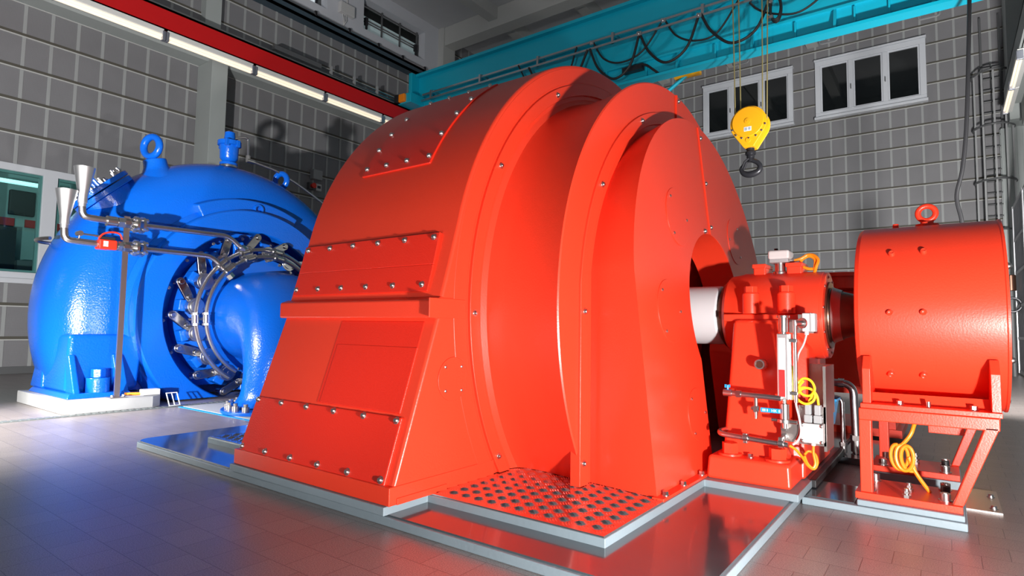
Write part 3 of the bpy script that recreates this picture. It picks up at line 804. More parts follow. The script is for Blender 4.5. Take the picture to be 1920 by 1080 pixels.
# ================================================================== bearing pedestal
B = thing('bearing_pedestal', 'red bearing block on a bolted foot between the red generator and the red drum', 'bearing', (-.98, AY, .1))
for s in (1, -1):
    f = lambda y: AY + s * (y - AY)
    b = BM(); hexa(b, [(-1.225, f(3.70), .094), (-.735, f(3.70), .094), (-.735, f(4.1), .094), (-1.225, f(4.1), .094)],
                   [(-1.215, f(3.715), .235), (-.745, f(3.715), .235), (-.745, f(4.1), .235), (-1.215, f(4.1), .235)])
    obj('foot_block', b, 'red', B, bevel=.022, bseg=4)
    for x in (-1.105, -.83): hex_red.put(B, (x, f(3.80), .235))
    hex_s.put(B, (-.985, f(3.80), .235))
b = BM()
prism(b, [(3.83, .10), (3.85, .26), (4.10, 1.08), (4.90, 1.08), (5.15, .26), (5.17, .10)], 'x', -1.165, -.79); obj('column', b, 'red', B, bevel=.03, bseg=4)
b = BM(); hexa(b, [(-.80, 4.0, .10), (-.72, 4.02, .10), (-.72, 4.98, .10), (-.80, 5.0, .10)], [(-.80, 4.17, 1.0), (-.715, 4.19, .9), (-.715, 4.81, .9), (-.80, 4.83, 1.0)])
obj('side_rib', b, 'red', B, bevel=.015)
b = BM(); lathe(b, (0, AY, AZ), (1, 0, 0), [(-1.285, .22), (-1.283, .262), (-1.26, .285), (-1.18, .298), (-1.17, .303), (-.80, .303), (-.66, .296), (-.645, .27), (-.645, .2)], 64); obj('housing', b, 'red', B)
b = BM(); cyl(b, (-.668, AY, AZ), (-.636, AY, AZ), .292, n=56); obj('end_flange', b, 'red', B, bevel=.005)
for k in range(10):
    a = rad(36 * k + 10); small_bolt.put(B, (-.636, AY - .26 * math.cos(a), AZ + .26 * math.sin(a)), (1, 0, 0))
for s in (1, -1):
    f = lambda y: AY + s * (y - AY)
    b = BM(); hexa(b, [(-1.245, f(4.15), AZ - .052), (-.665, f(4.15), AZ - .052), (-.665, f(4.4), AZ - .052), (-1.245, f(4.4), AZ - .052)],
                   [(-1.245, f(4.15), AZ - .002), (-.665, f(4.15), AZ - .002), (-.665, f(4.4), AZ - .002), (-1.245, f(4.4), AZ - .002)]); obj('split_flange', b, 'red', B, bevel=.008)
    for x in (-1.06, -.838):
        b = BM(); cyl(b, (x, f(4.15), AZ), (x, f(4.15), AZ + .135), .054, n=28); cyl(b, (x, f(4.15), AZ + .135), (x, f(4.15), AZ + .142), .050, n=28); cyl(b, (x, f(4.15), AZ + .142), (x, f(4.15), AZ + .185), .044, n=6)
        obj('cap_bolt', b, 'red', B, bevel=.004)
        b = BM(); lathe(b, (x, f(4.15), AZ - .052), (0, 0, -1), [(0, .054), (.15, .054), (.24, .03), (.27, 0)], 24); obj('bolt_boss', b, 'red', B)
# lifting lugs on top
for x0, x1 in ((-1.105, -1.02), (-.885, -.785)):
    b = BM(); box(b, (x0, 4.40, 1.40), (x1, 4.60, 1.478)); obj('lifting_lug', b, 'red', B, bevel=.012)
    b = BM(); box(b, (x0 - .006, 4.39, 1.452), (x1 + .004, 4.61, 1.482)); obj('lug_cap', b, 'red', B, bevel=.006)
# temperature sensor head
b = BM(); cyl(b, (-.935, 4.45, 1.40), (-.935, 4.45, 1.425), .048, n=24); cyl(b, (-.935, 4.45, 1.425), (-.935, 4.45, 1.49), .034, n=24); SEN = obj('sensor_neck', b, 'steel', B, bevel=.003)
b = BM(); box(b, (-1.0, 4.37, 1.508), (-.86, 4.53, 1.572)); q = obj('sensor_head', b, 'white', B, bevel=.016, bseg=3); q['label'] = 'white and grey sensor head'
b = BM(); box(b, (-.992, 4.375, 1.485), (-.868, 4.525, 1.512)); obj('sensor_base', b, 'grey', B, bevel=.006)
b = BM(); cyl(b, (-.96, 4.45, 1.57), (-.96, 4.45, 1.592), .013, n=14); obj('sensor_stud', b, 'black', B)
b = BM(); cyl(b, (-.87, 4.45, 1.498), (-.842, 4.45, 1.50), .011, n=12); obj('cable_gland', b, 'steel', B)
b = BM()
pts = [(-.845, 4.45, 1.50), (-.80, 4.45, 1.512), (-.76, 4.46, 1.535), (-.72, 4.45, 1.53), (-.69, 4.43, 1.495), (-.70, 4.42, 1.45), (-.715, 4.44, 1.41)]
tube(b, smooth(pts), .0105, 8)
tube(b, smooth([(-.70, 4.44, 1.435), (-.76, 4.44, 1.44), (-.80, 4.45, 1.47), (-.795, 4.46, 1.505), (-.75, 4.46, 1.527), (-.712, 4.45, 1.50), (-.712, 4.43, 1.43)]), .0105, 8); obj('sensor_cable', b, 'orange', B)
# sight glass
b = BM(); lathe(b, (-.95, 3.925, .795), (0, -1, .0), [(-.05, .034), (.02, .034), (.026, .030), (.026, .022), (.012, .021), (.010, 0)], 6 * 5); obj('sight_glass', b, 'steel', B)
b = BM(); cyl(b, (-.95, 3.91, .795), (-.95, 3.905, .795), .021, n=20); obj('sight_glass_pane', b, 'copper', B)
# level gauge
yg = 3.80
b = BM(); cyl(b, (-.787, yg, 1.0), (-.787, yg, 1.10), .026, n=24); cyl(b, (-.787, yg, 1.085), (-.787, yg, 1.10), .036, n=24); cyl(b, (-.787, yg, .985), (-.787, yg, 1.0), .017, n=16)
cyl(b, (-.787, yg, .47), (-.787, yg, .575), .026, n=24); cyl(b, (-.787, yg, .465), (-.787, yg, .485), .042, n=28); cyl(b, (-.787, yg, .575), (-.787, yg, .61), .013, n=14); cyl(b, (-.787, yg, .43), (-.787, yg, .465), .016, n=14)
cyl(b, (-.755, yg + .01, .60), (-.755, yg + .01, .99), .011, n=12)
LG = obj('level_gauge', b, 'steel', B, bevel=.002); LG['label'] = 'steel level gauge with a white and red scale'
b = BM(); box(b, (-.822, yg - .02, .60), (-.758, yg + .012, .99)); obj('gauge_case', b, 'alu', LG, bevel=.005)
b = BM(); box(b, (-.812, yg - .0225, .615), (-.775, yg - .019, .965)); obj('scale', b, 'label', LG, flat=True)
b = BM()
for i in range(26): box(b, (-.810, yg - .0232, .787 + i * .0068), (-.777, yg - .0222, .7885 + i * .0068))
obj('scale_marks', b, 'grey', LG, flat=True)
b = BM()
for i in range(17): box(b, (-.811, yg - .0236, .617 + i * .0095), (-.777, yg - .0222, .625 + i * .0095))
box(b, (-.811, yg - .0230, .617), (-.777, yg - .0222, .775)); obj('scale_red', b, 'gaugered', LG, flat=True)
b = BM(); cyl(b, (-.725, yg + .01, .585), (-.725, yg + .01, 1.07), .0125, n=14); cyl(b, (-.725, yg + .01, 1.05), (-.69, yg + .06, 1.055), .018, n=14); cyl(b, (-.695, yg + .05, 1.055), (-.69, yg + .058, 1.055), .032, n=18); obj('switch_tube', b, 'steel', LG)
for z in (.63, .94):
    b = BM(); box(b, (-.765, yg - .01, z), (-.712, yg + .02, z + .02)); obj('tube_clamp', b, 'zinc', LG, bevel=.003)
b = BM(); cyl(b, (-.755, yg - .02, .475), (-.715, yg - .02, .475), .012, n=12); cyl(b, (-.86, yg, .475), (-.83, yg, .475), .010, n=12); obj('flange_bolt', b, 'steel', LG)
b = BM(); prism(b, [(-.815, .35), (-.745, .35), (-.722, .40), (-.715, .46), (-.76, .462), (-.815, .462)], 'y', 3.83, 3.838); obj('bracket_plate', b, 'steelbr', B, bevel=.002)
for z in (.375, .43): hex_s.put(B, (-.795, 3.83, z), (0, -1, 0))
# switch box at the top
b = BM(); box(b, (-.712, 3.95, 1.005), (-.640, 4.03, 1.118)); SB = obj('switch_box', b, 'white', B, bevel=.006); SB['label'] = 'small white switch box at the split line'
b = BM(); box(b, (-.668, 3.947, 1.005), (-.660, 3.951, 1.118)); obj('lid_seam', b, 'grey', SB, flat=True)
b = BM(); box(b, (-.735, 3.96, 1.01), (-.71, 4.02, 1.11)); box(b, (-.80, 4.03, .995), (-.66, 4.2, 1.08)); obj('box_bracket', b, 'steelbr', B, flat=True)
b = BM(); cyl(b, (-.690, 3.97, .985), (-.690, 3.97, 1.005), .013, n=12); tube(b, smooth([(-.690, 3.97, .99), (-.70, 3.93, .93), (-.722, 3.87, .86), (-.728, 3.83, .75), (-.728, 3.81, .60), (-.708, 3.80, .50), (-.70, 3.80, .42), (-.715, 3.79, .37), (-.74, 3.77, .345)]), .0062, 8); obj('white_cable', b, 'white', B)
# junction box, connectors and cables low on the right
b = BM(); box(b, (-.712, 3.85, .352), (-.592, 3.92, .466)); JB = obj('junction_box', b, 'white', B, bevel=.006); JB['label'] = 'pale junction box with two grey connectors'
for x in (-.703, -.601):
    for z in (.362, .456): small_bolt.put(JB, (x, 3.851, z), (0, -1, 0))
for x in (-.673, -.622):
    b = BM(); box(b, (x - .022, 3.86, .468), (x + .022, 3.91, .515)); box(b, (x - .017, 3.862, .515), (x + .017, 3.905, .575)); box(b, (x - .027, 3.875, .492), (x + .027, 3.895, .505)); obj('connector', b, 'grey', JB, bevel=.005)
b = BM(); cyl(b, (-.65, 3.885, .335), (-.65, 3.885, .352), .013, n=12); obj('cable_gland', b, 'white', JB)
b = BM(); box(b, (-.735, 3.93, .33), (-.588, 3.945, .56)); box(b, (-.60, 3.93, .30), (-.585, 4.2, .8)); box(b, (-.72, 4.2, .5), (-.585, 4.25, .8)); obj('box_bracket', b, 'steelbr', B, flat=True)
b = BM()
tube(b, smooth([(-.742, 3.83, .675), (-.72, 3.85, .70), (-.69, 3.85, .728), (-.65, 3.85, .715), (-.632, 3.85, .67), (-.655, 3.85, .63), (-.70, 3.85, .635), (-.715, 3.85, .675), (-.69, 3.85, .715)]), .0075, 8)
tube(b, smooth([(-.735, 3.84, .62), (-.70, 3.86, .665), (-.655, 3.86, .668), (-.632, 3.86, .635), (-.645, 3.86, .595), (-.685, 3.86, .578), (-.725, 3.86, .60), (-.732, 3.86, .635), (-.70, 3.86, .672), (-.65, 3.87, .662), (-.625, 3.88, .625), (-.618, 3.88, .575)]), .0075, 8)
tube(b, smooth([(-.64, 3.86, .66), (-.652, 3.87, .62), (-.665, 3.88, .60), (-.673, 3.88, .57)]), .0075, 8)
tube(b, smooth([(-.742, 3.825, .80), (-.745, 3.82, .70), (-.745, 3.82, .60)]), .006, 8)
obj('sensor_cable', b, 'ycable', B)['label'] = 'yellow coiled cable'
b = BM()
tube(b, smooth([(-.752, 3.74, .345), (-.72, 3.76, .32), (-.695, 3.80, .275), (-.675, 3.84, .225), (-.645, 3.86, .205), (-.628, 3.87, .24), (-.64, 3.88, .285), (-.675, 3.88, .30), (-.695, 3.86, .28)]), .0075, 8)
tube(b, smooth([(-.65, 3.885, .338), (-.648, 3.87, .29), (-.638, 3.86, .24), (-.65, 3.85, .212), (-.675, 3.84, .235), (-.69, 3.83, .28)]), .0075, 8)
obj('cable_loop', b, 'orange', B)['label'] = 'orange cable loop below the junction box'
# oil pipes on the front
b = BM(); tube(b, fillet([(-1.118, 3.93, .617), (-1.118, 3.78, .617), (-.80, 3.78, .606)], .03), .0165, 12); OP = obj('drain_pipe', b, 'zinc', B)
b = BM(); cyl(b, (-1.135, 3.78, .617), (-1.085, 3.78, .617), .022, n=16); cyl(b, (-1.06, 3.78, .615), (-1.03, 3.78, .615), .024, n=6); obj('pipe_union', b, 'zinc', OP)
b = BM(); tube(b, [(-.945, 3.78, .61), (-.945, 3.78, .545)], .013, 10); cyl(b, (-.945, 3.78, .55), (-.945, 3.78, .515), .020, n=6); cyl(b, (-.945, 3.78, .515), (-.945, 3.78, .475), .013, .010, n=12); cyl(b, (-.97, 3.78, .535), (-.925, 3.78, .535), .012, n=10); obj('drain_valve', b, 'steel', OP)
b = BM(); box(b, (-.915, 3.765, .518), (-.803, 3.775, .546)); HD = obj('valve_handle', b, 'bluelab', OP, bevel=.004); HD['label'] = 'blue valve handle lettered HK'
b = BM(); tube(b, fillet([(-1.11, 3.78, .632), (-1.11, 3.78, .665)], .01), .006, 8); box(b, (-1.128, 3.775, .648), (-1.116, 3.785, .668)); box(b, (-1.106, 3.775, .650), (-1.095, 3.785, .668)); obj('tap', b, 'bluelab', OP)
def letters(parent, txt, at, size, mat, nrm='-y', name='lettering', rotz=0):
    c = bpy.data.curves.new(name, 'FONT'); c.body = txt; c.size = size * S; c.extrude = .0008 * S; c.align_x = 'LEFT'
    tmp = bpy.data.objects.new('tmp', c); COL.objects.link(tmp)
    me = bpy.data.meshes.new_from_object(tmp.evaluated_get(bpy.context.evaluated_depsgraph_get()))
    bpy.data.objects.remove(tmp); bpy.data.curves.remove(c)
    me.transform(Matrix.Rotation(rotz, 4, 'Z') @ Matrix.Rotation(PI / 2, 4, 'X')); me.materials.clear(); me.materials.append(M[mat])
    o = bpy.data.objects.new(name, me); COL.objects.link(o); place(o, parent, at); return o
letters(HD, 'HK', (-.853, 3.7645, .5245), .023, 'label')
for xa, xb in ((-.905, -.885), (-.878, -.873), (-.812, -.808)):
    b = BM(); box(b, (xa, 3.7642, .525), (xb, 3.7652, .540)); obj('handle_print', b, 'palebl' if xb - xa > .01 else 'label', HD, flat=True)
b = BM(); tube(b, fillet([(-1.14, 3.95, .375), (-1.175, 3.82, .37), (-1.15, 3.76, .362), (-.765, 3.76, .340)], .05), .0165, 12); OP2 = obj('oil_pipe', b, 'zinc', B)
for x in (-1.0, -.80):
    b = BM(); cyl(b, (x - .016, 3.76, .353 + (-.9 - x) * .055), (x + .016, 3.76, .352 + (-.9 - x) * .055), .027, n=18); box(b, (x - .012, 3.74, .325), (x + .012, 3.79, .385)); obj('pipe_clamp', b, 'steel', OP2, bevel=.002)

# ================================================================== things behind the bearing
t = thing('machine_housing', 'dark lit red machine housing standing behind the bearing block', 'machine', (-.75, 6.9, 0))
b = BM(); box(b, (-1.35, 6.5, .45), (-.40, 7.3, 1.42)); obj('body', b, 'red', t, bevel=.03)
b = BM(); cyl(b, (-.80, 6.45, 1.42), (-.80, 6.45, 1.56), .20, n=36); cyl(b, (-.80, 6.45, 1.53), (-.80, 6.45, 1.57), .24, n=36); obj('neck', b, 'red', t, bevel=.005)
b = BM(); box(b, (-1.45, 6.45, .05), (-.35, 7.4, .12)); box(b, (-1.35, 6.5, .12), (-1.25, 7.3, .45)); box(b, (-.50, 6.5, .12), (-.40, 7.3, .45)); obj('stand', b, 'red', t, flat=True)
b = BM(); box(b, (-1.37, 6.44, .43), (-.38, 6.5, .50)); obj('flange', b, 'red', t, flat=True)
t = thing('oil_line', 'thick bent steel pipe rising from the plinth behind the bearing block', 'pipe', (-.60, 5.45, .05), 'steel pipes behind the bearing')
b = BM(); tube(b, fillet([(-.85, 5.45, .60), (-.615, 5.45, .595), (-.60, 5.45, .05)], .09, 8), .030, 14); obj('pipe', b, 'zinc', t)
b = BM(); cyl(b, (-.60, 5.45, .06), (-.60, 5.45, .15), .042, n=20); cyl(b, (-.60, 5.45, .15), (-.60, 5.45, .19), .048, n=6); obj('fitting', b, 'steel', t)
b = BM(); cyl(b, (-.72, 5.45, .598), (-.68, 5.45, .597), .037, n=20); obj('fitting', b, 'steel', t)
t = thing('oil_line', 'thin bent steel pipe beside the blue bin behind the bearing block', 'pipe', (-.68, 5.35, .05), 'steel pipes behind the bearing')
b = BM(); tube(b, fillet([(-.85, 5.35, .49), (-.685, 5.35, .487), (-.68, 5.35, .05)], .05, 6), .017, 12); obj('pipe', b, 'zinc', t)
b = BM(); cyl(b, (-.68, 5.35, .06), (-.68, 5.35, .11), .026, n=18); cyl(b, (-.68, 5.35, .11), (-.68, 5.35, .14), .030, n=6); obj('fitting', b, 'steel', t)
t = thing('wall_bin', 'small blue plastic bin hung on the bearing block beside the steel pipes', 'bin', (-.745, 5.15, .30))
b = BM(); hexa(b, [(-.78, 5.06, .30), (-.71, 5.06, .30), (-.71, 5.18, .30), (-.78, 5.18, .30)], [(-.80, 5.02, .50), (-.685, 5.02, .50), (-.685, 5.2, .50), (-.80, 5.2, .50)]); obj('bin', b, 'bluelab', t, bevel=.008)
b = BM(); box(b, (-.81, 5.01, .485), (-.675, 5.21, .505)); obj('rim', b, 'bluelab', t, bevel=.003)

# ================================================================== exciter drum and stand
E = thing('exciter_drum', 'red horizontal drum with lifting eye standing on a red stand', 'drum', (-.09, AY, .61))
b = BM(); R = .56
lathe(b, (0, AY, AZ), (1, 0, 0), [(-.435, .2), (-.435, .535), (-.43, .548), (-.41, .56), (.252, .56), (.257, .565), (.268, .565), (.270, .55), (.272, .3), (.272, .0)], 112); obj('drum', b, 'red', E, ang=28)
for x, a in ((-.245, 37.5), (-.092, 38), (-.254, -.2), (-.098, 0), (-.265, -38), (-.110, -37.7), (-.242, 83), (-.09, 83)):
    n = v3(0, -math.cos(rad(a)), math.sin(rad(a))); red_bolt.put(E, v3(x, AY, AZ) + n * R, n)
b = BM(); cyl(b, (-.08, AY, AZ + R - .01), (-.08, AY, AZ + R + .012), .062, n=28); cyl(b, (-.08, AY, AZ + R + .012), (-.08, AY, AZ + R + .03), .035, n=20)
lathe(b, (-.08, AY, AZ + R + .082), (0, 1, 0), [(.019 * math.cos(rad(t)), .046 + .017 * math.sin(rad(t))) for t in range(0, 360, 30)], 32, closed=True); obj('lifting_eye', b, 'red', E)
for k in range(6):
    a = rad(60 * k + 30); dome_bolt.put(E, (.272, AY - .50 * math.cos(a), AZ + .50 * math.sin(a)), (1, 0, 0))
for s in (1, -1):
    f = lambda y: AY + s * (y - AY)
    b = BM(); box(b, (-.405, min(f(3.88), f(4.22)), .580), (.217, max(f(3.88), f(4.22)), .606)); obj('foot_plate', b, 'red', E, bevel=.003)
    for x in (-.375, .195):
        b = BM(); prism(b, [(f(3.90), .606), (f(3.90), .80 if s == 1 else .80), (f(3.97), .87), (f(4.05), .87), (f(4.22), .606)], 'x', x - .020, x + .020); obj('gusset', b, 'red', E, bevel=.003)
    for x in (-.22, .105): hex_s.put(E, (x, f(3.945), .606))
    b = BM(); cyl(b, (-.09, f(3.93), .606), (-.09, f(3.93), .635), .0115, n=14); obj('stud', b, 'steel', E)
    b = BM(); prism(b, [(f(3.99), .606), (f(4.02), .66), (f(4.2), .606)], 'x', -.36, .18); obj('weld_plate', b, 'red', E, flat=True)
T = thing('drum_stand', 'red welded box section stand with a slanted leg under the red drum', 'stand', (-.1, AY, .08))
for s in (1, -1):
    f = lambda y: AY + s * (y - AY)
    y0, y1 = sorted((f(3.885), f(3.955))); yb0, yb1 = sorted((f(3.875), f(4.285)))
    b = BM(); box(b, (-.440, yb0, .0755), (.043, yb1, .112)); obj('base_plate', b, 'red', T, bevel=.003)
    b = BM(); box(b, (-.415, y0, .112), (-.355, y1, .515)); obj('post', b, 'red', T, bevel=.006)
    b = BM(); hexa(b, [(.0, y0, .112), (.046, y0, .112), (.046, y1, .112), (.0, y1, .112)], [(.145, y0, .53), (.205, y0, .53), (.205, y1, .53), (.145, y1, .53)]); obj('slanted_leg', b, 'red', T, bevel=.006)
    b = BM(); box(b, (-.415, y0, .512), (.205, y1, .578)); obj('top_rail', b, 'red', T, bevel=.006)
    for x, y in ((-.375, 3.95), (-.372, 4.235), (-.03, 3.968), (-.03, 4.23)): hex_m.put(T, (x, f(y) if y < 3.9 or s == 1 else f(y), .112))
    for x, y in ((-.03, 4.10), ) + (((-.32, 4.10),) if s == -1 else ()): cap_black.put(T, (x, f(y), .112))
    for x, y in ((-.20, 3.905), (-.195, 4.06)):
        b = BM(); cyl(b, (x, f(y), .112), (x, f(y), .128), .022, n=6); cyl(b, (x, f(y), .128), (x, f(y), .16), .012, n=12); cyl(b, (x, f(y), .135), (x, f(y), .148), .018, n=6); obj('stud', b, 'steel', T)
for x in (-.40, .19):
    b = BM(); box(b, (x - .02, 3.95, .53), (x + .02, 5.05, .575)); obj('cross_rail', b, 'red', T, bevel=.004)
b = BM(); box(b, (-.10, 4.15, .44), (.065, 4.5, .575)); obj('terminal_box', b, 'red', T, bevel=.004)
b = BM()
cc = v3(-.232, 4.10, .29)
pts = [(-.150, 4.15, .53), (-.165, 4.12, .48), (-.185, 4.10, .42)]
pts += [tuple(cc + v3(.036 * math.cos(a) + .004 * (a - 1) - .022, .012 * math.sin(a * .37), .070 * math.sin(a))) for a in [rad(60 + 30 * i) for i in range(33)]]
pts += [(-.195, 4.10, .30), (-.18, 4.10, .25), (-.155, 4.10, .20), (-.125, 4.11, .15), (-.10, 4.12, .112)]
tube(b, smooth(pts, 4), .0105, 10)
tag(obj('cable_coil', b, 'orange', None), 'orange cable with a coil hanging inside the red drum stand', 'cable')
t = thing('floor_plate', 'thin bare steel plate lying on the tiles right of the drum stand', 'plate', (.14, 4.6, 0))
b = BM(); box(b, (.062, 4.33, .0), (.225, 4.9, .008)); obj('plate', b, 'steelbr', t)
for y in (4.42, 4.72): dome_bolt.put(t, (.19, y, .008))

# ================================================================== concrete pad, drain, turbine
for s, lb in ((1, 'pale concrete pad under the near foot of the blue turbine'), (-1, 'pale concrete pad under the far foot of the blue turbine')):
    f = lambda y: AY + s * (y - AY)
    b = BM(); prism(b, [(-9.2, f(2.24)), (-7.62, f(2.24)), (-7.53, f(2.33)), (-7.53, f(3.10)), (-7.62, f(3.22)), (-9.2, f(3.22))], 'z', 0, .145)
    tag(obj('concrete_pad', b, 'concrete', None, bevel=.012), lb, 'pad')
b = BM(); box(b, (-7.50, -2, 0), (-7.40, 12, .006))
for i in range(200): box(b, (-7.495, -2 + i * .07, .006), (-7.405, -1.955 + i * .07, .012))
tag(obj('floor_drain', b, 'drain', None, flat=True), 'narrow grey drain grating in the floor beside the concrete pad', 'drain')
TB = thing('turbine', 'big glossy blue turbine with round spiral casing on a concrete pad', 'turbine', (-8.5, AY, .145))
TX = -8.62
b = BM()
spw = lambda v, e: math.copysign(abs(v) ** e, v)
lathe(b, (-8.80, AY, 1.10), (1, 0, 0), [((.66 if math.cos(a) > 0 else .70) * spw(math.cos(a), .72), 1.48 + .79 * spw(math.sin(a), .85)) for a in [2 * PI * i / 56 for i in range(56)]], 120, closed=True)
bmesh.ops.bisect_plane(b, geom=b.verts[:] + b.edges[:] + b.faces[:], plane_co=(0, 0, .16), plane_no=(0, 0, -1), clear_outer=True)
obj('spiral_casing', b, 'bluep', TB)
b = BM(); lathe(b, (0, AY, 1.10), (1, 0, 0), [(-8.95, 1.0), (-8.95, 1.60), (-8.12, 1.58), (-8.06, 1.52), (-8.06, 1.4)], 96)
bmesh.ops.bisect_plane(b, geom=b.verts[:] + b.edges[:] + b.faces[:], plane_co=(0, 0, .16), plane_no=(0, 0, -1), clear_outer=True)
obj('stay_ring', b, 'bluep', TB)
b = BM(); lathe(b, (0, AY, AZ), (1, 0, 0), [(-8.3, 1.5), (-7.93, 1.5), (-7.915, 1.492), (-7.90, 1.475), (-7.90, 1.195), (-7.91, 1.182), (-7.93, 1.175), (-8.50, 1.17), (-8.50, .5)], 128)
bmesh.ops.bisect_plane(b, geom=b.verts[:] + b.edges[:] + b.faces[:], plane_co=(0, 0, .02), plane_no=(0, 0, -1), clear_outer=True)
obj('cover_ring', b, 'bluep', TB)
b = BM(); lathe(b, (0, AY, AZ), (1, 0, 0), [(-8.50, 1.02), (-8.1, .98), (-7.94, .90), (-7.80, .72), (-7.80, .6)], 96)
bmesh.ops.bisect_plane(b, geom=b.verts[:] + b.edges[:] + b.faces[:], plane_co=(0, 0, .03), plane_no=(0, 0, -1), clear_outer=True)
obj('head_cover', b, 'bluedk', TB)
# shoulder plate near the top of the ring
b = BM()
A = [rad(62 + 3 * i) for i in range(19)]
for x0, x1 in ((-8.35, -8.02),):
    rows = [[b.verts.new((x, AY - r * math.cos(a), AZ + r * math.sin(a))) for x, r in ((x0, 1.45), (x1, 1.45), (x1, 1.66), (x0, 1.72))] for a in A]
    for P, Q in zip(rows, rows[1:]):
        for j in range(4): b.faces.new([P[j], P[(j+1) % 4], Q[(j+1) % 4], Q[j]])
    b.faces.new(rows[0]); b.faces.new(rows[-1][::-1])
obj('shoulder_rib', b, 'bluep', TB, bevel=.02)
b = BM(); lathe(b, (-8.02, AY + .08, AZ + 1.545), (1, 0, 0), [(0, .045), (.03, .045), (.035, .060), (.03, .072), (0, .075)], 24); obj('lifting_hole', b, 'bluep', TB)
# guide vane gear: arms, hubs, levers
arm_src = hub_src = lev_src = None
XL2 = -7.83
for k in range(16):
    th = rad(6.1 + 22.5 * k); rv = v3(0, -math.cos(th), math.sin(th)); tv = v3(0, math.sin(th), math.cos(th))
    base = v3(0, AY, AZ)
    if (base + rv * .95).z < .12: continue
    q = Matrix((-tv, v3(1, 0, 0), rv)).transposed().to_quaternion()   # x: tangent, y: shaft, z: outward
    if arm_src is None:
        b = BM(); box(b, (-.075, -.11, -.13), (.075, .05, .14)); arm_src = obj('vane_arm', b, 'bluep', TB, bevel=.02)
        place(arm_src, TB, base + rv * .90 + v3(-7.87, 0, 0), q)
        b = BM(); cyl(b, (0, -.04, 0), (0, .06, 0), .108, n=28); cyl(b, (0, .06, 0), (0, .075, 0), .080, n=24); cyl(b, (0, .075, 0), (0, .085, 0), .020, n=6); hub_src = obj('vane_hub', b, 'steel', TB, bevel=.004)
        place(hub_src, TB, base + rv * .875 + v3(-7.77, 0, 0), q)
    else:
        copy_part(arm_src, TB, base + rv * .90 + v3(-7.87, 0, 0), q); copy_part(hub_src, TB, base + rv * .875 + v3(-7.77, 0, 0), q)
    th2 = rad(-4.8 + 22.5 * k); r2 = v3(0, -math.cos(th2), math.sin(th2)); t2 = v3(0, math.sin(th2), math.cos(th2))
    dr = (-r2 * math.cos(rad(42)) - t2 * math.sin(rad(42))).normalized()
    sd = v3(1, 0, 0).cross(dr)
    q2 = Matrix((sd, v3(1, 0, 0), dr)).transposed().to_quaternion()
    at = base + r2 * 1.02 + v3(-7.86, 0, 0)
    if at.z < .10: continue
    if lev_src is None:
        b = BM()
        pr = [(.055 * math.cos(rad(a)), .11 + .055 * math.sin(rad(a))) for a in range(0, 181, 20)] + [(.055 * math.cos(rad(a)), -.11 + .055 * math.sin(rad(a))) for a in range(180, 361, 20)]
        prism(b, pr, 'y', 0, .05)
        cyl(b, (0, .05, .11), (0, .075, .11), .036, n=18); cyl(b, (0, .05, -.11), (0, .075, -.11), .036, n=18); cyl(b, (0, -.14, -.11), (0, 0, -.11), .03, n=12)
        lev_src = obj('vane_lever', b, 'steeldk', TB, bevel=.010); lev_src['label'] = 'dark steel link lever'
        place(lev_src, TB, at, q2)
    else: copy_part(lev_src, TB, at, q2)
    hex_s.put(TB, base + r2 * 1.10 + v3(-8.1, 0, 0), (1, 0, 0))
# grease ring pipes
for r, x in ((.93, -7.60), (.83, -7.52)):
    b = BM(); tube(b, [(x, AY - r * math.cos(rad(a)), AZ - .02 + r * math.sin(rad(a))) for a in range(-60, 241, 5)], .028, 10); RP = obj('ring_pipe', b, 'zinc', TB)
    for a in (-3, 48, 70, 100, 140):
        c = v3(x, AY - r * math.cos(rad(a)), AZ - .02 + r * math.sin(rad(a))); d = v3(0, math.sin(rad(a)), math.cos(rad(a)))
        b = BM(); cyl(b, c - d * .05, c + d * .05, .044, n=12); cyl(b, c - d * .08, c - d * .055, .05, n=6); cyl(b, c + d * .055, c + d * .08, .05, n=6)
        cyl(b, c, c + v3(-.15, 0, 0), .02, n=8); obj('coupling', b, 'steel', RP)
# clamp bolts of the draft tube flange
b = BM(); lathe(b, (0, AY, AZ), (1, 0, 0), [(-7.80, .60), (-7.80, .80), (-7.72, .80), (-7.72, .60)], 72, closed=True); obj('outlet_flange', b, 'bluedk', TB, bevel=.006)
for k in range(24):
    a = rad(15 * k + 5); p = v3(-7.72, AY - .775 * math.cos(a), AZ + .775 * math.sin(a)); hex_s.put(TB, p, (1, 0, 0))
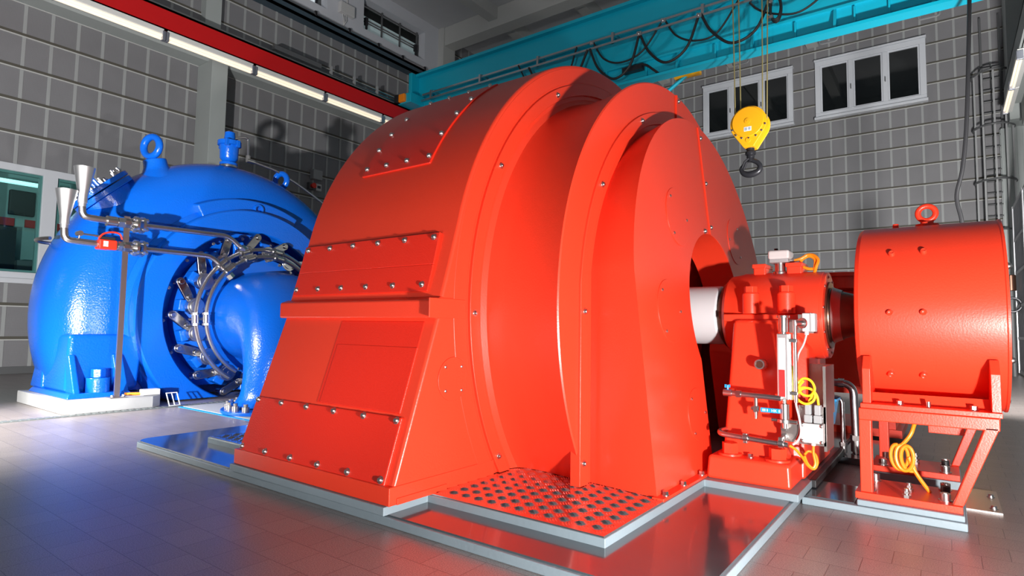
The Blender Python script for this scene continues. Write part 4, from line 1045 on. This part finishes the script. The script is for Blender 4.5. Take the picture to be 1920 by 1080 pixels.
# feet
for s in (1, -1):
    f = lambda y: AY + s * (y - AY)
    b = BM()
    hexa(b, [(-9.05, f(2.30), .145), (-7.70, f(2.30), .145), (-7.70, f(2.95), .145), (-9.05, f(2.95), .145)], [(-9.0, f(2.33), .20), (-7.74, f(2.33), .20), (-7.74, f(2.93), .20), (-9.0, f(2.93), .20)])
    obj('foot_plate', b, 'bluep', TB, bevel=.015)
    b = BM()
    hexa(b, [(-8.80, f(2.36), .19), (-7.98, f(2.36), .19), (-7.98, f(3.1), .19), (-8.80, f(3.1), .19)], [(-8.85, f(2.36), .85), (-8.06, f(2.40), .85), (-8.06, f(3.2), .85), (-8.85, f(3.2), .85)])
    obj('foot_web', b, 'bluep', TB, bevel=.05, bseg=4)
    for ya, yb in ((2.38, 2.45), (2.82, 2.93)):
        b = BM(); hexa(b, [(-8.1, f(ya), .19), (-7.76, f(ya), .19), (-7.76, f(yb), .19), (-8.1, f(yb), .19)], [(-8.1, f(ya), .62), (-8.0, f(ya), .62), (-8.0, f(yb), .62), (-8.1, f(yb), .62)]); obj('foot_gusset', b, 'bluep', TB, bevel=.02)
    b = BM(); cyl(b, (-7.86, f(2.64), .19), (-7.86, f(2.64), .36), .115, n=32); cyl(b, (-7.86, f(2.64), .36), (-7.86, f(2.64), .46), .075, n=6); obj('foot_bolt', b, 'bluep', TB, bevel=.008)
    b = BM(); hexa(b, [(-9.15, f(2.34), .19), (-8.7, f(2.34), .19), (-8.7, f(2.6), .19), (-9.15, f(2.6), .19)], [(-8.95, f(2.34), .55), (-8.7, f(2.34), .55), (-8.7, f(2.6), .55), (-8.95, f(2.6), .55)]); obj('foot_gusset', b, 'bluep', TB, bevel=.03)
# lifting eyes
for (y, z, r, zt) in ((3.43, 3.28, .135, .34), (5.24, 3.24, .112, .30)):
    out = v3(0, (y - AY) * .25, 1).normalized()
    p = v3(TX, y, z - .18)
    b = BM(); lathe(b, p - out * .28, out, [(0, .34), (.16, .26), (.24, .18), (.30, .150), (.40, .142), (.42, .0)], 32); obj('eye_boss', b, 'bluep', TB, bevel=.01)
    c = p + out * (.16 + r)
    b = BM(); lathe(b, c, (.35, -.94, 0), [(.046 * math.cos(rad(t)), r + .046 * math.sin(rad(t))) for t in range(0, 360, 24)], 40, closed=True); obj('lifting_eye', b, 'bluep', TB)
# bolted hatch on the upper left
hn = v3(0, -.72, .69).normalized(); hc = v3(TX, AY, 1.10) + hn * 2.24
hn = v3(-.12, -.69, .71).normalized(); hc = v3(TX + .0, 2.85, 2.62)
b = BM(); cyl(b, hc - hn * .30, hc - hn * .02, .28, .31, n=40); cyl(b, hc - hn * .02, hc + hn * .05, .38, n=44); obj('hatch_neck', b, 'bluep', TB, bevel=.01)
b = BM(); cyl(b, hc + hn * .06, hc + hn * .12, .38, n=44); HC = obj('hatch_cover', b, 'bluep', TB, bevel=.01)
d_, u_, w_ = basis(hn)
for k in range(10):
    a = rad(36 * k); p = hc + hn * .12 + (u_ * math.cos(a) + w_ * math.sin(a)) * .32
    hexnut = Bolts('nut', 'steel', lambda bb: (cyl(bb, (0,0,0), (0,0,.045), .034, n=6), cyl(bb, (0,0,.045), (0,0,.075), .018, n=10))) if k == 0 else hexnut
    hexnut.put(HC, p, hn)
b = BM(); tube(b, fillet([hc + hn * .12 - u_ * .10, hc + hn * .24 - u_ * .10, hc + hn * .24 + u_ * .10, hc + hn * .12 + u_ * .10], .04), .022, 8); obj('handle', b, 'bluep', HC)
# steel band at the left edge
b = BM(); tube(b, [(-8.75 + .33 * math.cos(rad(a)), 2.42 + .33 * math.sin(rad(a)) * .6, 1.98) for a in range(120, 330, 15)], .022, 8); obj('band', b, 'steelbr', TB)
# air valve and its hose
vx, vy = TX, 4.42
b = BM(); cyl(b, (vx, vy, 3.22), (vx, vy, 3.36), .055, n=20); cyl(b, (vx, vy, 3.34), (vx, vy, 3.375), .115, n=28); obj('valve_neck', b, 'steel', TB, bevel=.004)
b = BM(); lathe(b, (vx, vy, 3.375), (0, 0, 1), [(0, 0), (0, .125), (.035, .125), (.035, .06), (.06, .095), (.10, .125), (.29, .135), (.30, .165), (.36, .165), (.375, .12), (.40, .08), (.50, .07), (.52, .04), (.53, 0)], 36); AV = obj('air_valve', b, 'bluep', TB)
for a in (20, 140, 200, 320):
    b = BM(); box(b, (vx + .15 * math.cos(rad(a)) - .03, vy + .15 * math.sin(rad(a)) - .03, 3.64), (vx + .15 * math.cos(rad(a)) + .03, vy + .15 * math.sin(rad(a)) + .03, 3.745)); obj('valve_lug', b, 'bluep', AV, bevel=.01)
for a in (45, 135, 225, 315): hex_s.put(AV, (vx + .09 * math.cos(rad(a)), vy + .09 * math.sin(rad(a)), 3.325), (0, 0, 1))
b = BM(); tube(b, fillet([(vx, 4.46, 3.80), (vx, 4.64, 3.87), (vx, 4.71, 3.86), (vx, 4.72, 3.53), (vx, 4.80, 3.52), (vx, 5.2, 3.47), (vx, 5.6, 3.33), (vx, 6.02, 3.14), (vx, 6.4, 2.95), (vx, 6.55, 2.2)], .08), .018, 10); HP = obj('vent_pipe', b, 'zinc', TB)
b = BM(); cyl(b, (vx, 4.72, 3.50), (vx, 4.72, 3.60), .034, n=6); cyl(b, (vx, 4.70, 3.525), (vx, 4.82, 3.52), .036, n=12); obj('pipe_union', b, 'steel', HP)
b = BM(); cyl(b, (vx, 4.46, 3.80), (vx, 4.53, 3.825), .034, n=12); obj('pipe_union', b, 'steel', HP)

# ------------------------------------------------------------------ draft tube
D = thing('draft_tube', 'blue draft tube elbow bending down to the floor in front of the blue turbine', 'pipe', (-6.35, AY, 0))
secs = []
# centre path with section half axes (across y, in-plane)
path = [((-7.72, 1.10), (1, 0), .70, .62), ((-7.35, 1.09), (1, -.03), .705, .62), ((-7.0, 1.03), (.95, -.3), .73, .60), ((-6.72, .88), (.75, -.66), .78, .58), ((-6.55, .64), (.4, -.9), .82, .55), ((-6.48, .40), (.1, -1), .85, .52), ((-6.46, .18), (0, -1), .89, .53), ((-6.45, .06), (0, -1), .98, .57)]
P = [v3(p[0][0], p[0][1], 0) for p in path]; Ax = [v3(p[2], p[3], 0) for p in path]; Dr = [v3(p[1][0], p[1][1], 0).normalized() for p in path]
P2, A2, D2 = smooth(P, 5), smooth(Ax, 5), smooth(Dr, 5)
b = BM(); rows = []
for p, a, d in zip(P2, A2, D2):
    d = d.normalized(); nx, nz = -d.y, d.x
    rows.append([b.verts.new((p.x + nx * a.y * math.sin(t), AY - a.x * math.cos(t), p.y + nz * a.y * math.sin(t))) for t in [2 * PI * i / 64 for i in range(64)]])
for A_, B_ in zip(rows, rows[1:]):
    for i in range(64): b.faces.new([A_[i], A_[(i+1) % 64], B_[(i+1) % 64], B_[i]])
b.faces.new(rows[0]); b.faces.new(rows[-1])
obj('elbow', b, 'bluep', D, ang=60)
b = BM(); prism(b, [(-6.32 + .75 * math.cos(rad(a)), AY + 1.16 * math.sin(rad(a))) for a in range(0, 360, 6)], 'z', .008, .045); obj('foot_flange', b, 'bluep', D, bevel=.008)
for a in (214, 226, 238, 250, 262, 274, 286, 150, 30, 330):
    x, y = -6.32 + .68 * math.cos(rad(a)), AY + 1.08 * math.sin(rad(a))
    b = None
    big_nut = Bolts('nut', 'steel', lambda bb: (cyl(bb, (0,0,0), (0,0,.055), .040, n=16), cyl(bb, (0,0,.055), (0,0,.085), .024, n=10))) if a == 214 else big_nut
    big_nut.put(D, (x, y, .045))
b = BM(); prism(b, [(-7.38, 3.32), (-5.36, 3.32), (-5.36, 5.7), (-7.38, 5.7)], 'z', 0, .004); q = obj('floor_edge', b, 'bluelab', D, flat=True)
b = BM(); prism(b, [(-7.36, 3.37), (-5.36, 3.37), (-5.36, 5.65), (-7.26, 5.65)], 'z', .004, .009); obj('floor_frame', b, 'concrete', D, flat=True)

# ------------------------------------------------------------------ funnel pipes
def flange_pair(bm, c, d, r=.098):
    c = Vector(c); d = Vector(d).normalized(); dd, u, w = basis(d)
    for s in (-.045, .02): cyl(bm, c + d * s, c + d * (s + .028), r, n=28)
    for k in range(4):
        a = rad(45 + 90 * k); o = (u * math.cos(a) + w * math.sin(a)) * r * .76
        cyl(bm, c + o - d * .085, c + o + d * .085, .014, n=8); cyl(bm, c + o - d * .075, c + o - d * .045, .026, n=6); cyl(bm, c + o + d * .048, c + o + d * .075, .026, n=6)
def funnel_line(x, fy, fz, zt, pz, fl_y, ends, label):
    t = thing('funnel_pipe', label, 'pipe', (x, 2.7, pz), 'funnel filling pipes')
    b = BM(); lathe(b, (x, fy, fz), (0, 0, 1), [(0, .034), (.0, .038), (.04, .040), (.04, .047), (.12, .047), (zt - fz, .100), (zt - fz + .008, .100), (zt - fz, .093), (.12, .036)], 36); obj('funnel', b, 'alu', t)
    b = BM(); tube(b, fillet([(x, fy, fz + .02), (x, fy + .01, pz + .01), (x, fl_y - .2, pz)], .22, 10), .036, 16); obj('bend', b, 'zinc', t)
    b = BM(); cyl(b, (x, fl_y - .33, pz), (x, fl_y - .23, pz), .060, n=16); cyl(b, (x, fl_y - .22, pz), (x, fl_y - .17, pz), .062, n=6); cyl(b, (x, fl_y - .15, pz), (x, fl_y - .10, pz), .062, n=6); cyl(b, (x, fl_y - .25, pz), (x, fl_y - .02, pz), .042, n=14); obj('coupling', b, 'steel', t)
    b = BM(); flange_pair(b, (x, fl_y, pz), (0, 1, 0)); obj('flange', b, 'steel', t)
    b = BM(); tube(b, fillet([(x, fl_y + .02, pz)] + ends, .10, 8), .030, 14); obj('pipe', b, 'zinc', t)
    e = Vector(ends[-1]); b = BM(); cyl(b, e - (e - Vector(ends[-2])).normalized() * .06, e, .055, n=6); obj('end_union', b, 'steel', t)
    return t
FA = funnel_line(-7.60, 2.30, 2.26, 2.69, 2.14, 2.87, [(-7.60, 3.95, 2.155), (-7.60, 4.16, 1.99)], 'upper funnel pipe, with the taller placed metal funnel, in front of the blue turbine')
FB = funnel_line(-7.60, 2.15, 2.00, 2.41, 1.865, 2.88, [(-7.60, 3.74, 1.865), (-7.56, 3.99, 1.60)], 'lower funnel pipe, with the leftmost metal funnel and a red lockout')
b = BM(); box(b, (-7.67, 2.46, 1.81), (-7.53, 2.64, 1.92)); LK = obj('lockout', b, 'plastred', FB, bevel=.015); LK['label'] = 'red lockout box on the valve'
b = BM(); box(b, (-7.528, 2.50, 1.84), (-7.524, 2.545, 1.90)); obj('sticker', b, 'label', LK, flat=True)
b = BM(); box(b, (-7.60, 2.47, 1.92), (-7.56, 2.63, 1.955)); obj('lockout_grip', b, 'black', LK, bevel=.008)
b = BM(); tube(b, smooth([(-7.56, 2.46, 1.92), (-7.55, 2.50, 1.98), (-7.55, 2.58, 2.01), (-7.55, 2.66, 2.0), (-7.55, 2.69, 1.94)]), .010, 8); obj('lockout_cable', b, 'plastred', FB)
b = BM(); cyl(b, (-7.64, 2.29, 1.96), (-7.56, 2.29, 1.96), .03, n=12); tube(b, [(-7.60, 2.29, 1.90), (-7.60, 2.29, 1.96), (-7.60, 2.50, 1.955)], .012, 8); obj('bleed_tap', b, 'zinc', FB)
t = thing('pipe_support', 'flat steel post with foot plate holding both funnel pipes on the concrete pad', 'post', (-7.58, 2.735, .145))
b = BM(); box(b, (-7.60, 2.712, .15), (-7.575, 2.768, 2.22)); obj('post', b, 'steelbr', t)
b = BM(); box(b, (-7.66, 2.66, .145), (-7.535, 2.82, .155)); obj('foot_plate', b, 'steelbr', t)
for y in (2.685, 2.797): hex_s.put(t, (-7.56, y, .155))
for z in (2.14, 1.865):
    b = BM(); cyl(b, (-7.60, 2.70, z), (-7.60, 2.78, z), .062, n=6); box(b, (-7.67, 2.71, z - .02), (-7.53, 2.77, z + .02)); obj('pipe_clamp', b, 'steel', t)
# small things on the pad
t = thing('brush', 'orange handled brush with a white head lying on the concrete pad', 'brush', (-7.65, 3.0, .145))
b = BM(); cyl(b, (-7.72, 2.87, .165), (-7.63, 3.02, .165), .016, n=10); obj('handle', b, 'orange', t)
b = BM(); box(b, (-7.66, 3.0, .147), (-7.555, 3.19, .215)); obj('head', b, 'white', t, bevel=.008)
t = thing('wire_rack', 'small white wire rack leaning on the pad edge beside the drain', 'rack', (-7.46, 3.4, .01))
def rack(y0, y1, z0, z1, x0, x1):
    b = BM(); tube(b, [(x0, y0, z0), (x0, y1, z0), (x1, y1, z1), (x1, y0, z1)], .008, 6, closed=True); obj('frame', b, 'label', t)
    b = BM(); tube(b, [(x0, (y0+y1)/2 , z0), (x1, (y0+y1)/2, z1)], .006, 6); obj('wire', b, 'label', t)
rack(3.24, 3.36, .02, .16, -7.42, -7.52)

# ================================================================== teal bridge crane
CR = thing('bridge_crane', 'teal bridge crane girder spanning the hall under the ceiling', 'crane', (-6, 12.8, 7.9))
b = BM(); box(b, (-13.1, 12.62, 6.85), (1.40, 12.68, 8.80)); box(b, (-13.1, 13.40, 7.28), (1.40, 13.45, 8.80)); box(b, (-13.1, 12.68, 7.28), (1.40, 13.40, 7.32)); obj('girder_web', b, 'teal', CR, flat=True)
b = BM(); box(b, (-13.2, 12.48, 8.78), (1.45, 13.5, 8.86)); obj('top_flange', b, 'teal', CR, flat=True)
b = BM(); box(b, (-12.3, 12.40, 6.80), (1.45, 12.70, 6.86)); obj('bottom_flange', b, 'teal', CR, flat=True)
b = BM(); box(b, (-13.1, 12.50, 8.08), (1.40, 12.62, 8.14)); q = obj('upper_stiffener', b, 'teal', CR, flat=True)
b = BM(); box(b, (-13.1, 12.55, 7.30), (1.40, 12.62, 7.345)); obj('lower_stiffener', b, 'teal', CR, flat=True)
for i, x in enumerate((-9.8, -8.1, -6.55, -4.75, -3.13, -1.60, -.05)):
    b = BM(); hexa(b, [(x, 12.44, 6.86), (x + .05, 12.44, 6.86), (x + .05, 12.62, 6.86), (x, 12.62, 6.86)], [(x, 12.56, 7.30), (x + .05, 12.56, 7.30), (x + .05, 12.62, 7.30), (x, 12.62, 7.30)]); obj('web_rib', b, 'teal', CR, flat=True)
for x in (-5.5, -3.9, -2.30, -1.26, -.7):
    b = BM(); box(b, (x, 12.55, 6.90), (x + .03, 12.62, 7.25)); obj('web_rib', b, 'teal', CR, flat=True)
# stepped left end and end truck
b = BM(); box(b, (-13.24, 12.3, 8.0), (-13.1, 13.7, 8.86)); box(b, (-13.3, 11.9, 7.72), (-12.7, 14.0, 8.02)); obj('end_truck', b, 'teal', CR, bevel=.02)
b = BM(); box(b, (-13.16, 11.82, 7.76), (-12.9, 11.92, 8.0)); obj('buffer', b, 'orange', CR, bevel=.02)
b = BM(); box(b, (-13.3, 11.78, 7.74), (-13.14, 11.92, 8.0)); obj('buffer_block', b, 'black', CR, bevel=.02)
b = BM(); hexa(b, [(-12.9, 12.45, 7.5), (-12.4, 12.45, 7.3), (-12.4, 12.62, 7.3), (-12.9, 12.62, 7.5)], [(-12.9, 12.45, 8.0), (-12.4, 12.45, 7.9), (-12.4, 12.62, 7.9), (-12.9, 12.62, 8.0)]); obj('end_gusset', b, 'teal', CR, flat=True)
b = BM(); box(b, (1.38, 12.2, 7.78), (1.76, 13.9, 8.4)); obj('end_truck', b, 'teal', CR, flat=True)
# festoon tracks
for y, z in ((12.30, 8.015), (12.24, 7.815)):
    b = BM(); box(b, (-12.6, y - .025, z - .025), (1.3, y + .025, z + .025)); obj('festoon_track', b, 'zinc', CR, flat=True)
for x in (-12.2, -10.3, -8.35, -6.20, -4.05, -1.9, .2):
    b = BM(); box(b, (x - .03, 12.22, 7.79), (x + .03, 12.27, 8.06)); box(b, (x - .03, 12.27, 8.03), (x + .03, 12.62, 8.08)); obj('track_bracket', b, 'zinc', CR, flat=True)
b = BM(); box(b, (-6.05, 12.44, 7.10), (-5.55, 12.6, 7.22)); tube(b, [(-5.55, 12.45, 7.2), (-5.4, 12.45, 7.12), (-5.15, 12.45, 6.88)], .03, 6); obj('limit_switch', b, 'blackm', CR, flat=True)
b = BM(); box(b, (-5.12, 13.35, 7.06), (-4.50, 13.5, 7.14)); q = obj('limit_bar', b, 'yellow', CR, flat=True); q['label'] = 'yellow limit bar under the girder'
b = BM(); cyl(b, (-4.80, 13.42, 7.12), (-5.75, 13.42, 6.55), .045, n=12); obj('strut', b, 'teal', CR)
for x in (-3.75, -2.0, -.30):
    b = BM(); tube(b, fillet([(x, 13.3, 7.3), (x + .04, 13.3, 7.0), (x + .36, 13.3, 7.0), (x + .40, 13.3, 7.3)], .05), .022, 6); obj('lamp_bracket', b, 'greydk', CR)
# festoon cables
fest = [[(-9.0, 8.0), (-8.6, 7.3), (-8.1, 7.0), (-7.5, 7.3), (-7.2, 8.0)], [(-6.79, 7.80), (-6.55, 7.25), (-6.14, 6.90), (-5.73, 7.12), (-5.50, 7.80)],
        [(-6.74, 7.99), (-6.45, 7.50), (-6.0, 7.29), (-5.46, 7.42), (-4.97, 7.99)], [(-5.49, 7.80), (-5.25, 7.30), (-4.86, 6.96), (-4.4, 7.16), (-4.12, 7.80)],
        [(-4.92, 7.99), (-4.65, 7.55), (-4.22, 7.31), (-3.75, 7.36), (-3.26, 7.99)], [(-4.07, 7.82), (-3.85, 7.38), (-3.43, 7.0), (-2.95, 7.15), (-2.65, 7.80)],
        [(-3.20, 7.99), (-2.95, 7.62), (-2.60, 7.40), (-2.15, 7.30), (-1.7, 7.55), (-1.4, 7.99)], [(-8.6, 7.80), (-8.3, 7.3), (-7.8, 7.0), (-7.2, 7.2), (-6.85, 7.80)]]
fl = ['black festoon cable hanging left of the generator top, upper track', 'black festoon cable dipping behind the red generator ring', 'thin black festoon loop above the front red ring', 'black festoon loop just right of the front red ring',
      'thin black festoon loop left of the hoist ropes', 'thick black festoon loop crossing behind the left hoist ropes', 'thin black festoon loop right of the coiled cable', 'black festoon cable mostly hidden by the red generator, lower track']
for pts, lb in zip(fest, fl):
    up = pts[0][1] > 7.9; y = 12.28 if up else 12.20
    b = BM(); tube(b, smooth([(x, y, z) for x, z in pts], 7), .022 if up else .030, 8); tag(obj('festoon_cable', b, 'black', None), lb, 'cable', 'festoon cables on the crane')
    ORG
for i, x in enumerate((-6.77, -5.49, -4.94, -4.10, -3.22, -2.63)):
    b = BM(); z = 7.98 if i in (0, 2, 4) else 7.80; y = 12.28 if z > 7.9 else 12.20
    box(b, (x - .05, y - .03, z - .05), (x + .05, y + .03, z + .05)); cyl(b, (x - .03, y - .05, z + .02), (x - .03, y + .05, z + .02), .03, n=10); obj('cable_trolley', b, 'zinc', CR)
# coil of cable at the top
b = BM()
for k in range(4): tube(b, [(-2.56 + .10 * math.cos(rad(a)), 12.12 + .02 * k, 7.44 + (.24 + .01 * k) * math.sin(rad(a))) for a in range(0, 360, 15)], .024, 8, closed=True)
CC = tag(obj('cable_coil', b, 'black', None), 'black cable coil hanging from the crane track above the hook', 'cable')
for z in (7.24, 7.55):
    b = BM(); box(b, (-2.72, 12.08, z), (-2.60, 12.22, z + .06)); obj('tie', b, 'zinc', CC, flat=True)

# ------------------------------------------------------------------ hook block
HB = thing('hook_block', 'yellow crane hook block with a black hook hanging on wire ropes', 'hook', (-3.03, 12.0, 4.08))
hx, hy, hz = -3.03, 11.95, 5.10
def plate(y0, y1, mat, name, r=.345, par=HB, tipz=4.63, bev=.012):
    pr = [(hx - r * math.cos(rad(a)), hz + r * math.sin(rad(a))) for a in range(-35, 216, 8)] + [(hx + .10, tipz), (hx - .10, tipz)]
    b = BM(); prism(b, pr, 'y', y0, y1); return obj(name, b, mat, par, bevel=bev)
plate(hy - .13, hy - .10, 'yellow', 'cheek_plate'); plate(hy + .16, hy + .19, 'yellow', 'cheek_plate'); plate(hy - .10, hy + .16, 'yellow', 'sheave_case', .31)
b = BM(); cyl(b, (hx, hy - .13, hz + .02), (hx, hy - .165, hz + .02), .30, n=48); SCV = obj('sheave_cover', b, 'yellow', HB, bevel=.012)
b = BM(); cyl(b, (hx, hy - .165, hz + .03), (hx, hy - .18, hz + .03), .055, n=24); cyl(b, (hx, hy - .18, hz + .03), (hx, hy - .19, hz + .03), .02, n=12); obj('hub', b, 'yellow', SCV)
b = BM(); box(b, (hx - .07, hy - .170, hz - .17), (hx + .07, hy - .164, hz - .085)); LBL = obj('label_plate', b, 'label', SCV, flat=True)
for xa, xb, za, zb in ((-.058, -.008, -.158, -.098), (.012, .056, -.152, -.098)):
    b = BM(); box(b, (hx + xa, hy - .1715, hz + za), (hx + xb, hy - .1700, hz + zb)); obj('label_print', b, 'greyblue', SCV, flat=True)
for a in range(200, 345, 24): small = hex_s.put(HB, (hx + .325 * math.cos(rad(a)), hy - .13, hz + .02 + .325 * math.sin(rad(a))), (0, -1, 0))
b = BM(); cyl(b, (hx, hy - .13, hz - .34), (hx, hy - .145, hz - .34), .05, n=24); obj('pin_cover', b, 'yellow', HB, bevel=.004)
b = BM(); cyl(b, (hx, hy + .03, 4.65), (hx, hy + .03, 4.44), .075, n=20); cyl(b, (hx, hy + .03, 4.56), (hx, hy + .03, 4.50), .10, n=20); obj('hook_shank', b, 'blackm', HB, bevel=.008)
b = BM()
def hook(sg):
    pts = [(0, 4.52), (.02, 4.40), (.09 , 4.33), (.17, 4.27), (.185, 4.18), (.13, 4.11), (.02, 4.095)]
    r = [.07, .065, .05, .055, .065, .075, .08]
    P = smooth([(hx + sg * x, hy + .03, z) for x, z in pts], 5); R = [r[min(6, i // 5)] + (r[min(6, i // 5 + 1)] - r[min(6, i // 5)]) * (i % 5) / 5 for i in range(len(P))]
    tube(b, P, R, 14)
P = smooth([(hx + .0, hy + .03, 4.48), (hx + .02, hy + .03, 4.40), (hx + .12, hy + .03, 4.335), (hx + .175, hy + .03, 4.25), (hx + .15, hy + .03, 4.16), (hx + .05, hy + .03, 4.115), (hx - .06, hy + .03, 4.11), (hx - .15, hy + .03, 4.16), (hx - .185, hy + .03, 4.24), (hx - .15, hy + .03, 4.31), (hx - .12, hy + .03, 4.35)], 5)
R = [.052 - .008 * min(1, i / 12) + .022 * math.exp(-((i - 26) / 9) ** 2) - .032 * max(0, (i - 34) / 16) for i in range(len(P))]
tube(b, P, R, 14); obj('hook', b, 'blackm', HB)
b = BM(); tube(b, [(hx - .02, hy - .03, 4.42), (hx - .10, hy - .03, 4.36), (hx - .15, hy - .03, 4.24)], .022, 8); tube(b, [(hx - .02, hy + .09, 4.42), (hx - .10, hy + .09, 4.36), (hx - .15, hy + .09, 4.24)], .022, 8); obj('safety_latch', b, 'blackm', HB)
b = BM(); cyl(b, (hx + .0, hy + .03, 4.46), (hx, hy + .03, 4.36), .055, n=16); obj('bearing_sleeve', b, 'blackm', HB)
for x0, x1, y in ((-3.345, -3.29, 11.90), (-3.26, -3.225, 12.05), (-2.74, -2.775, 11.90), (-2.65, -2.73, 12.05)):
    b = BM(); cyl(b, (x0, y, 9.7), (x1, y, 5.20), .0125, n=8); obj('rope', b, 'rope', HB)
b = BM(); box(b, (-3.7, 11.4, 9.7), (-2.3, 12.4, 10.1)); obj('hoist_frame', b, 'teal', HB, flat=True)
b = BM(); box(b, (-3.6, 12.4, 8.87), (-2.4, 13.4, 10.1)); obj('hoist_trolley', b, 'teal', HB, flat=True)
# pendant cable at the right
t = thing('pendant_control', 'long black pendant cable hanging from the crane down behind the red drum', 'cable', (.32, 12.0, 2))
b = BM(); tube(b, smooth([(.50, 12.1, 8.0), (.475, 12.05, 7.2), (.46, 12.0, 6.55), (.42, 12.0, 5.6), (.36, 12.0, 4.45), (.29, 12.0, 3.75), (.205, 12.0, 3.35), (.205, 12.0, 3.15), (.25, 12.0, 2.88), (.26, 12.0, 2.6), (.26, 12.0, 2.3)], 6), .030, 8); obj('cable', b, 'black', t)
b = BM(); box(b, (.18, 11.93, 1.7), (.34, 12.07, 2.32)); obj('control_box', b, 'yellow', t, bevel=.03)

# ================================================================== light
def spot(name, at, target, energy, size, angle=120, blend=.5, color=(1, .97, .94)):
    l = bpy.data.lights.new(name, 'SPOT'); l.energy = energy; l.shadow_soft_size = size; l.spot_size = rad(angle); l.spot_blend = blend; l.color = color
    o = bpy.data.objects.new(name, l); COL.objects.link(o); o.location = Vector(at) * S
    o.rotation_mode = 'QUATERNION'; o.rotation_quaternion = (Vector(target) - Vector(at)).to_track_quat('-Z', 'Y'); return o
spot('work_light_right', (.95, 1.1, .38), (-2.5, 6.0, 1.6), 430, .05, 125, .4)
spot('work_light_left', (-3.1, -1.6, .75), (-9.7, 1.9, 1.9), 1900, .05, 78, .7)
spot('hall_fill', (1.25, 7.6, 1.1), (-2.2, 22.3, 5.0), 2900, .15, 92, .7)  # added unseen spot that brightens the far wall and the crane
spot('work_light_floor', (-8.2, .0, 2.2), (-7.2, 1.5, 0), 850, .3, 80, .9)
spot('front_fill', (-2.7, .25, .45), (-3.1, 2.1, 1.3), 44, .25, 84, .8)  # added soft fill, out of view, for the front panels of the red casing
spot('ceiling_fill', (-2.0, -4.0, 2.0), (-6.5, 9.0, 11.0), 900, .3, 56, .6)  # added unseen uplight to lift the ceiling and its reflection in the barrel
pl_ = bpy.data.lights.new('control_room_light', 'POINT'); pl_.energy = 13; pl_.shadow_soft_size = .3; pl_.color = (.8, 1, .97)
po_ = bpy.data.objects.new('control_room_light', pl_); COL.objects.link(po_); po_.location = v3(-15.6, 3.2, 4.2) * S
W = bpy.data.worlds.new('hall_air'); SC.world = W; W.use_nodes = True
W.node_tree.nodes['Background'].inputs['Color'].default_value = (.80, .84, .9, 1); W.node_tree.nodes['Background'].inputs['Strength'].default_value = .15
SC.view_settings.view_transform = 'Standard'; SC.view_settings.look = 'None'; SC.view_settings.gamma = 1; SC.view_settings.exposure = 0
SC.view_settings.use_curve_mapping = False
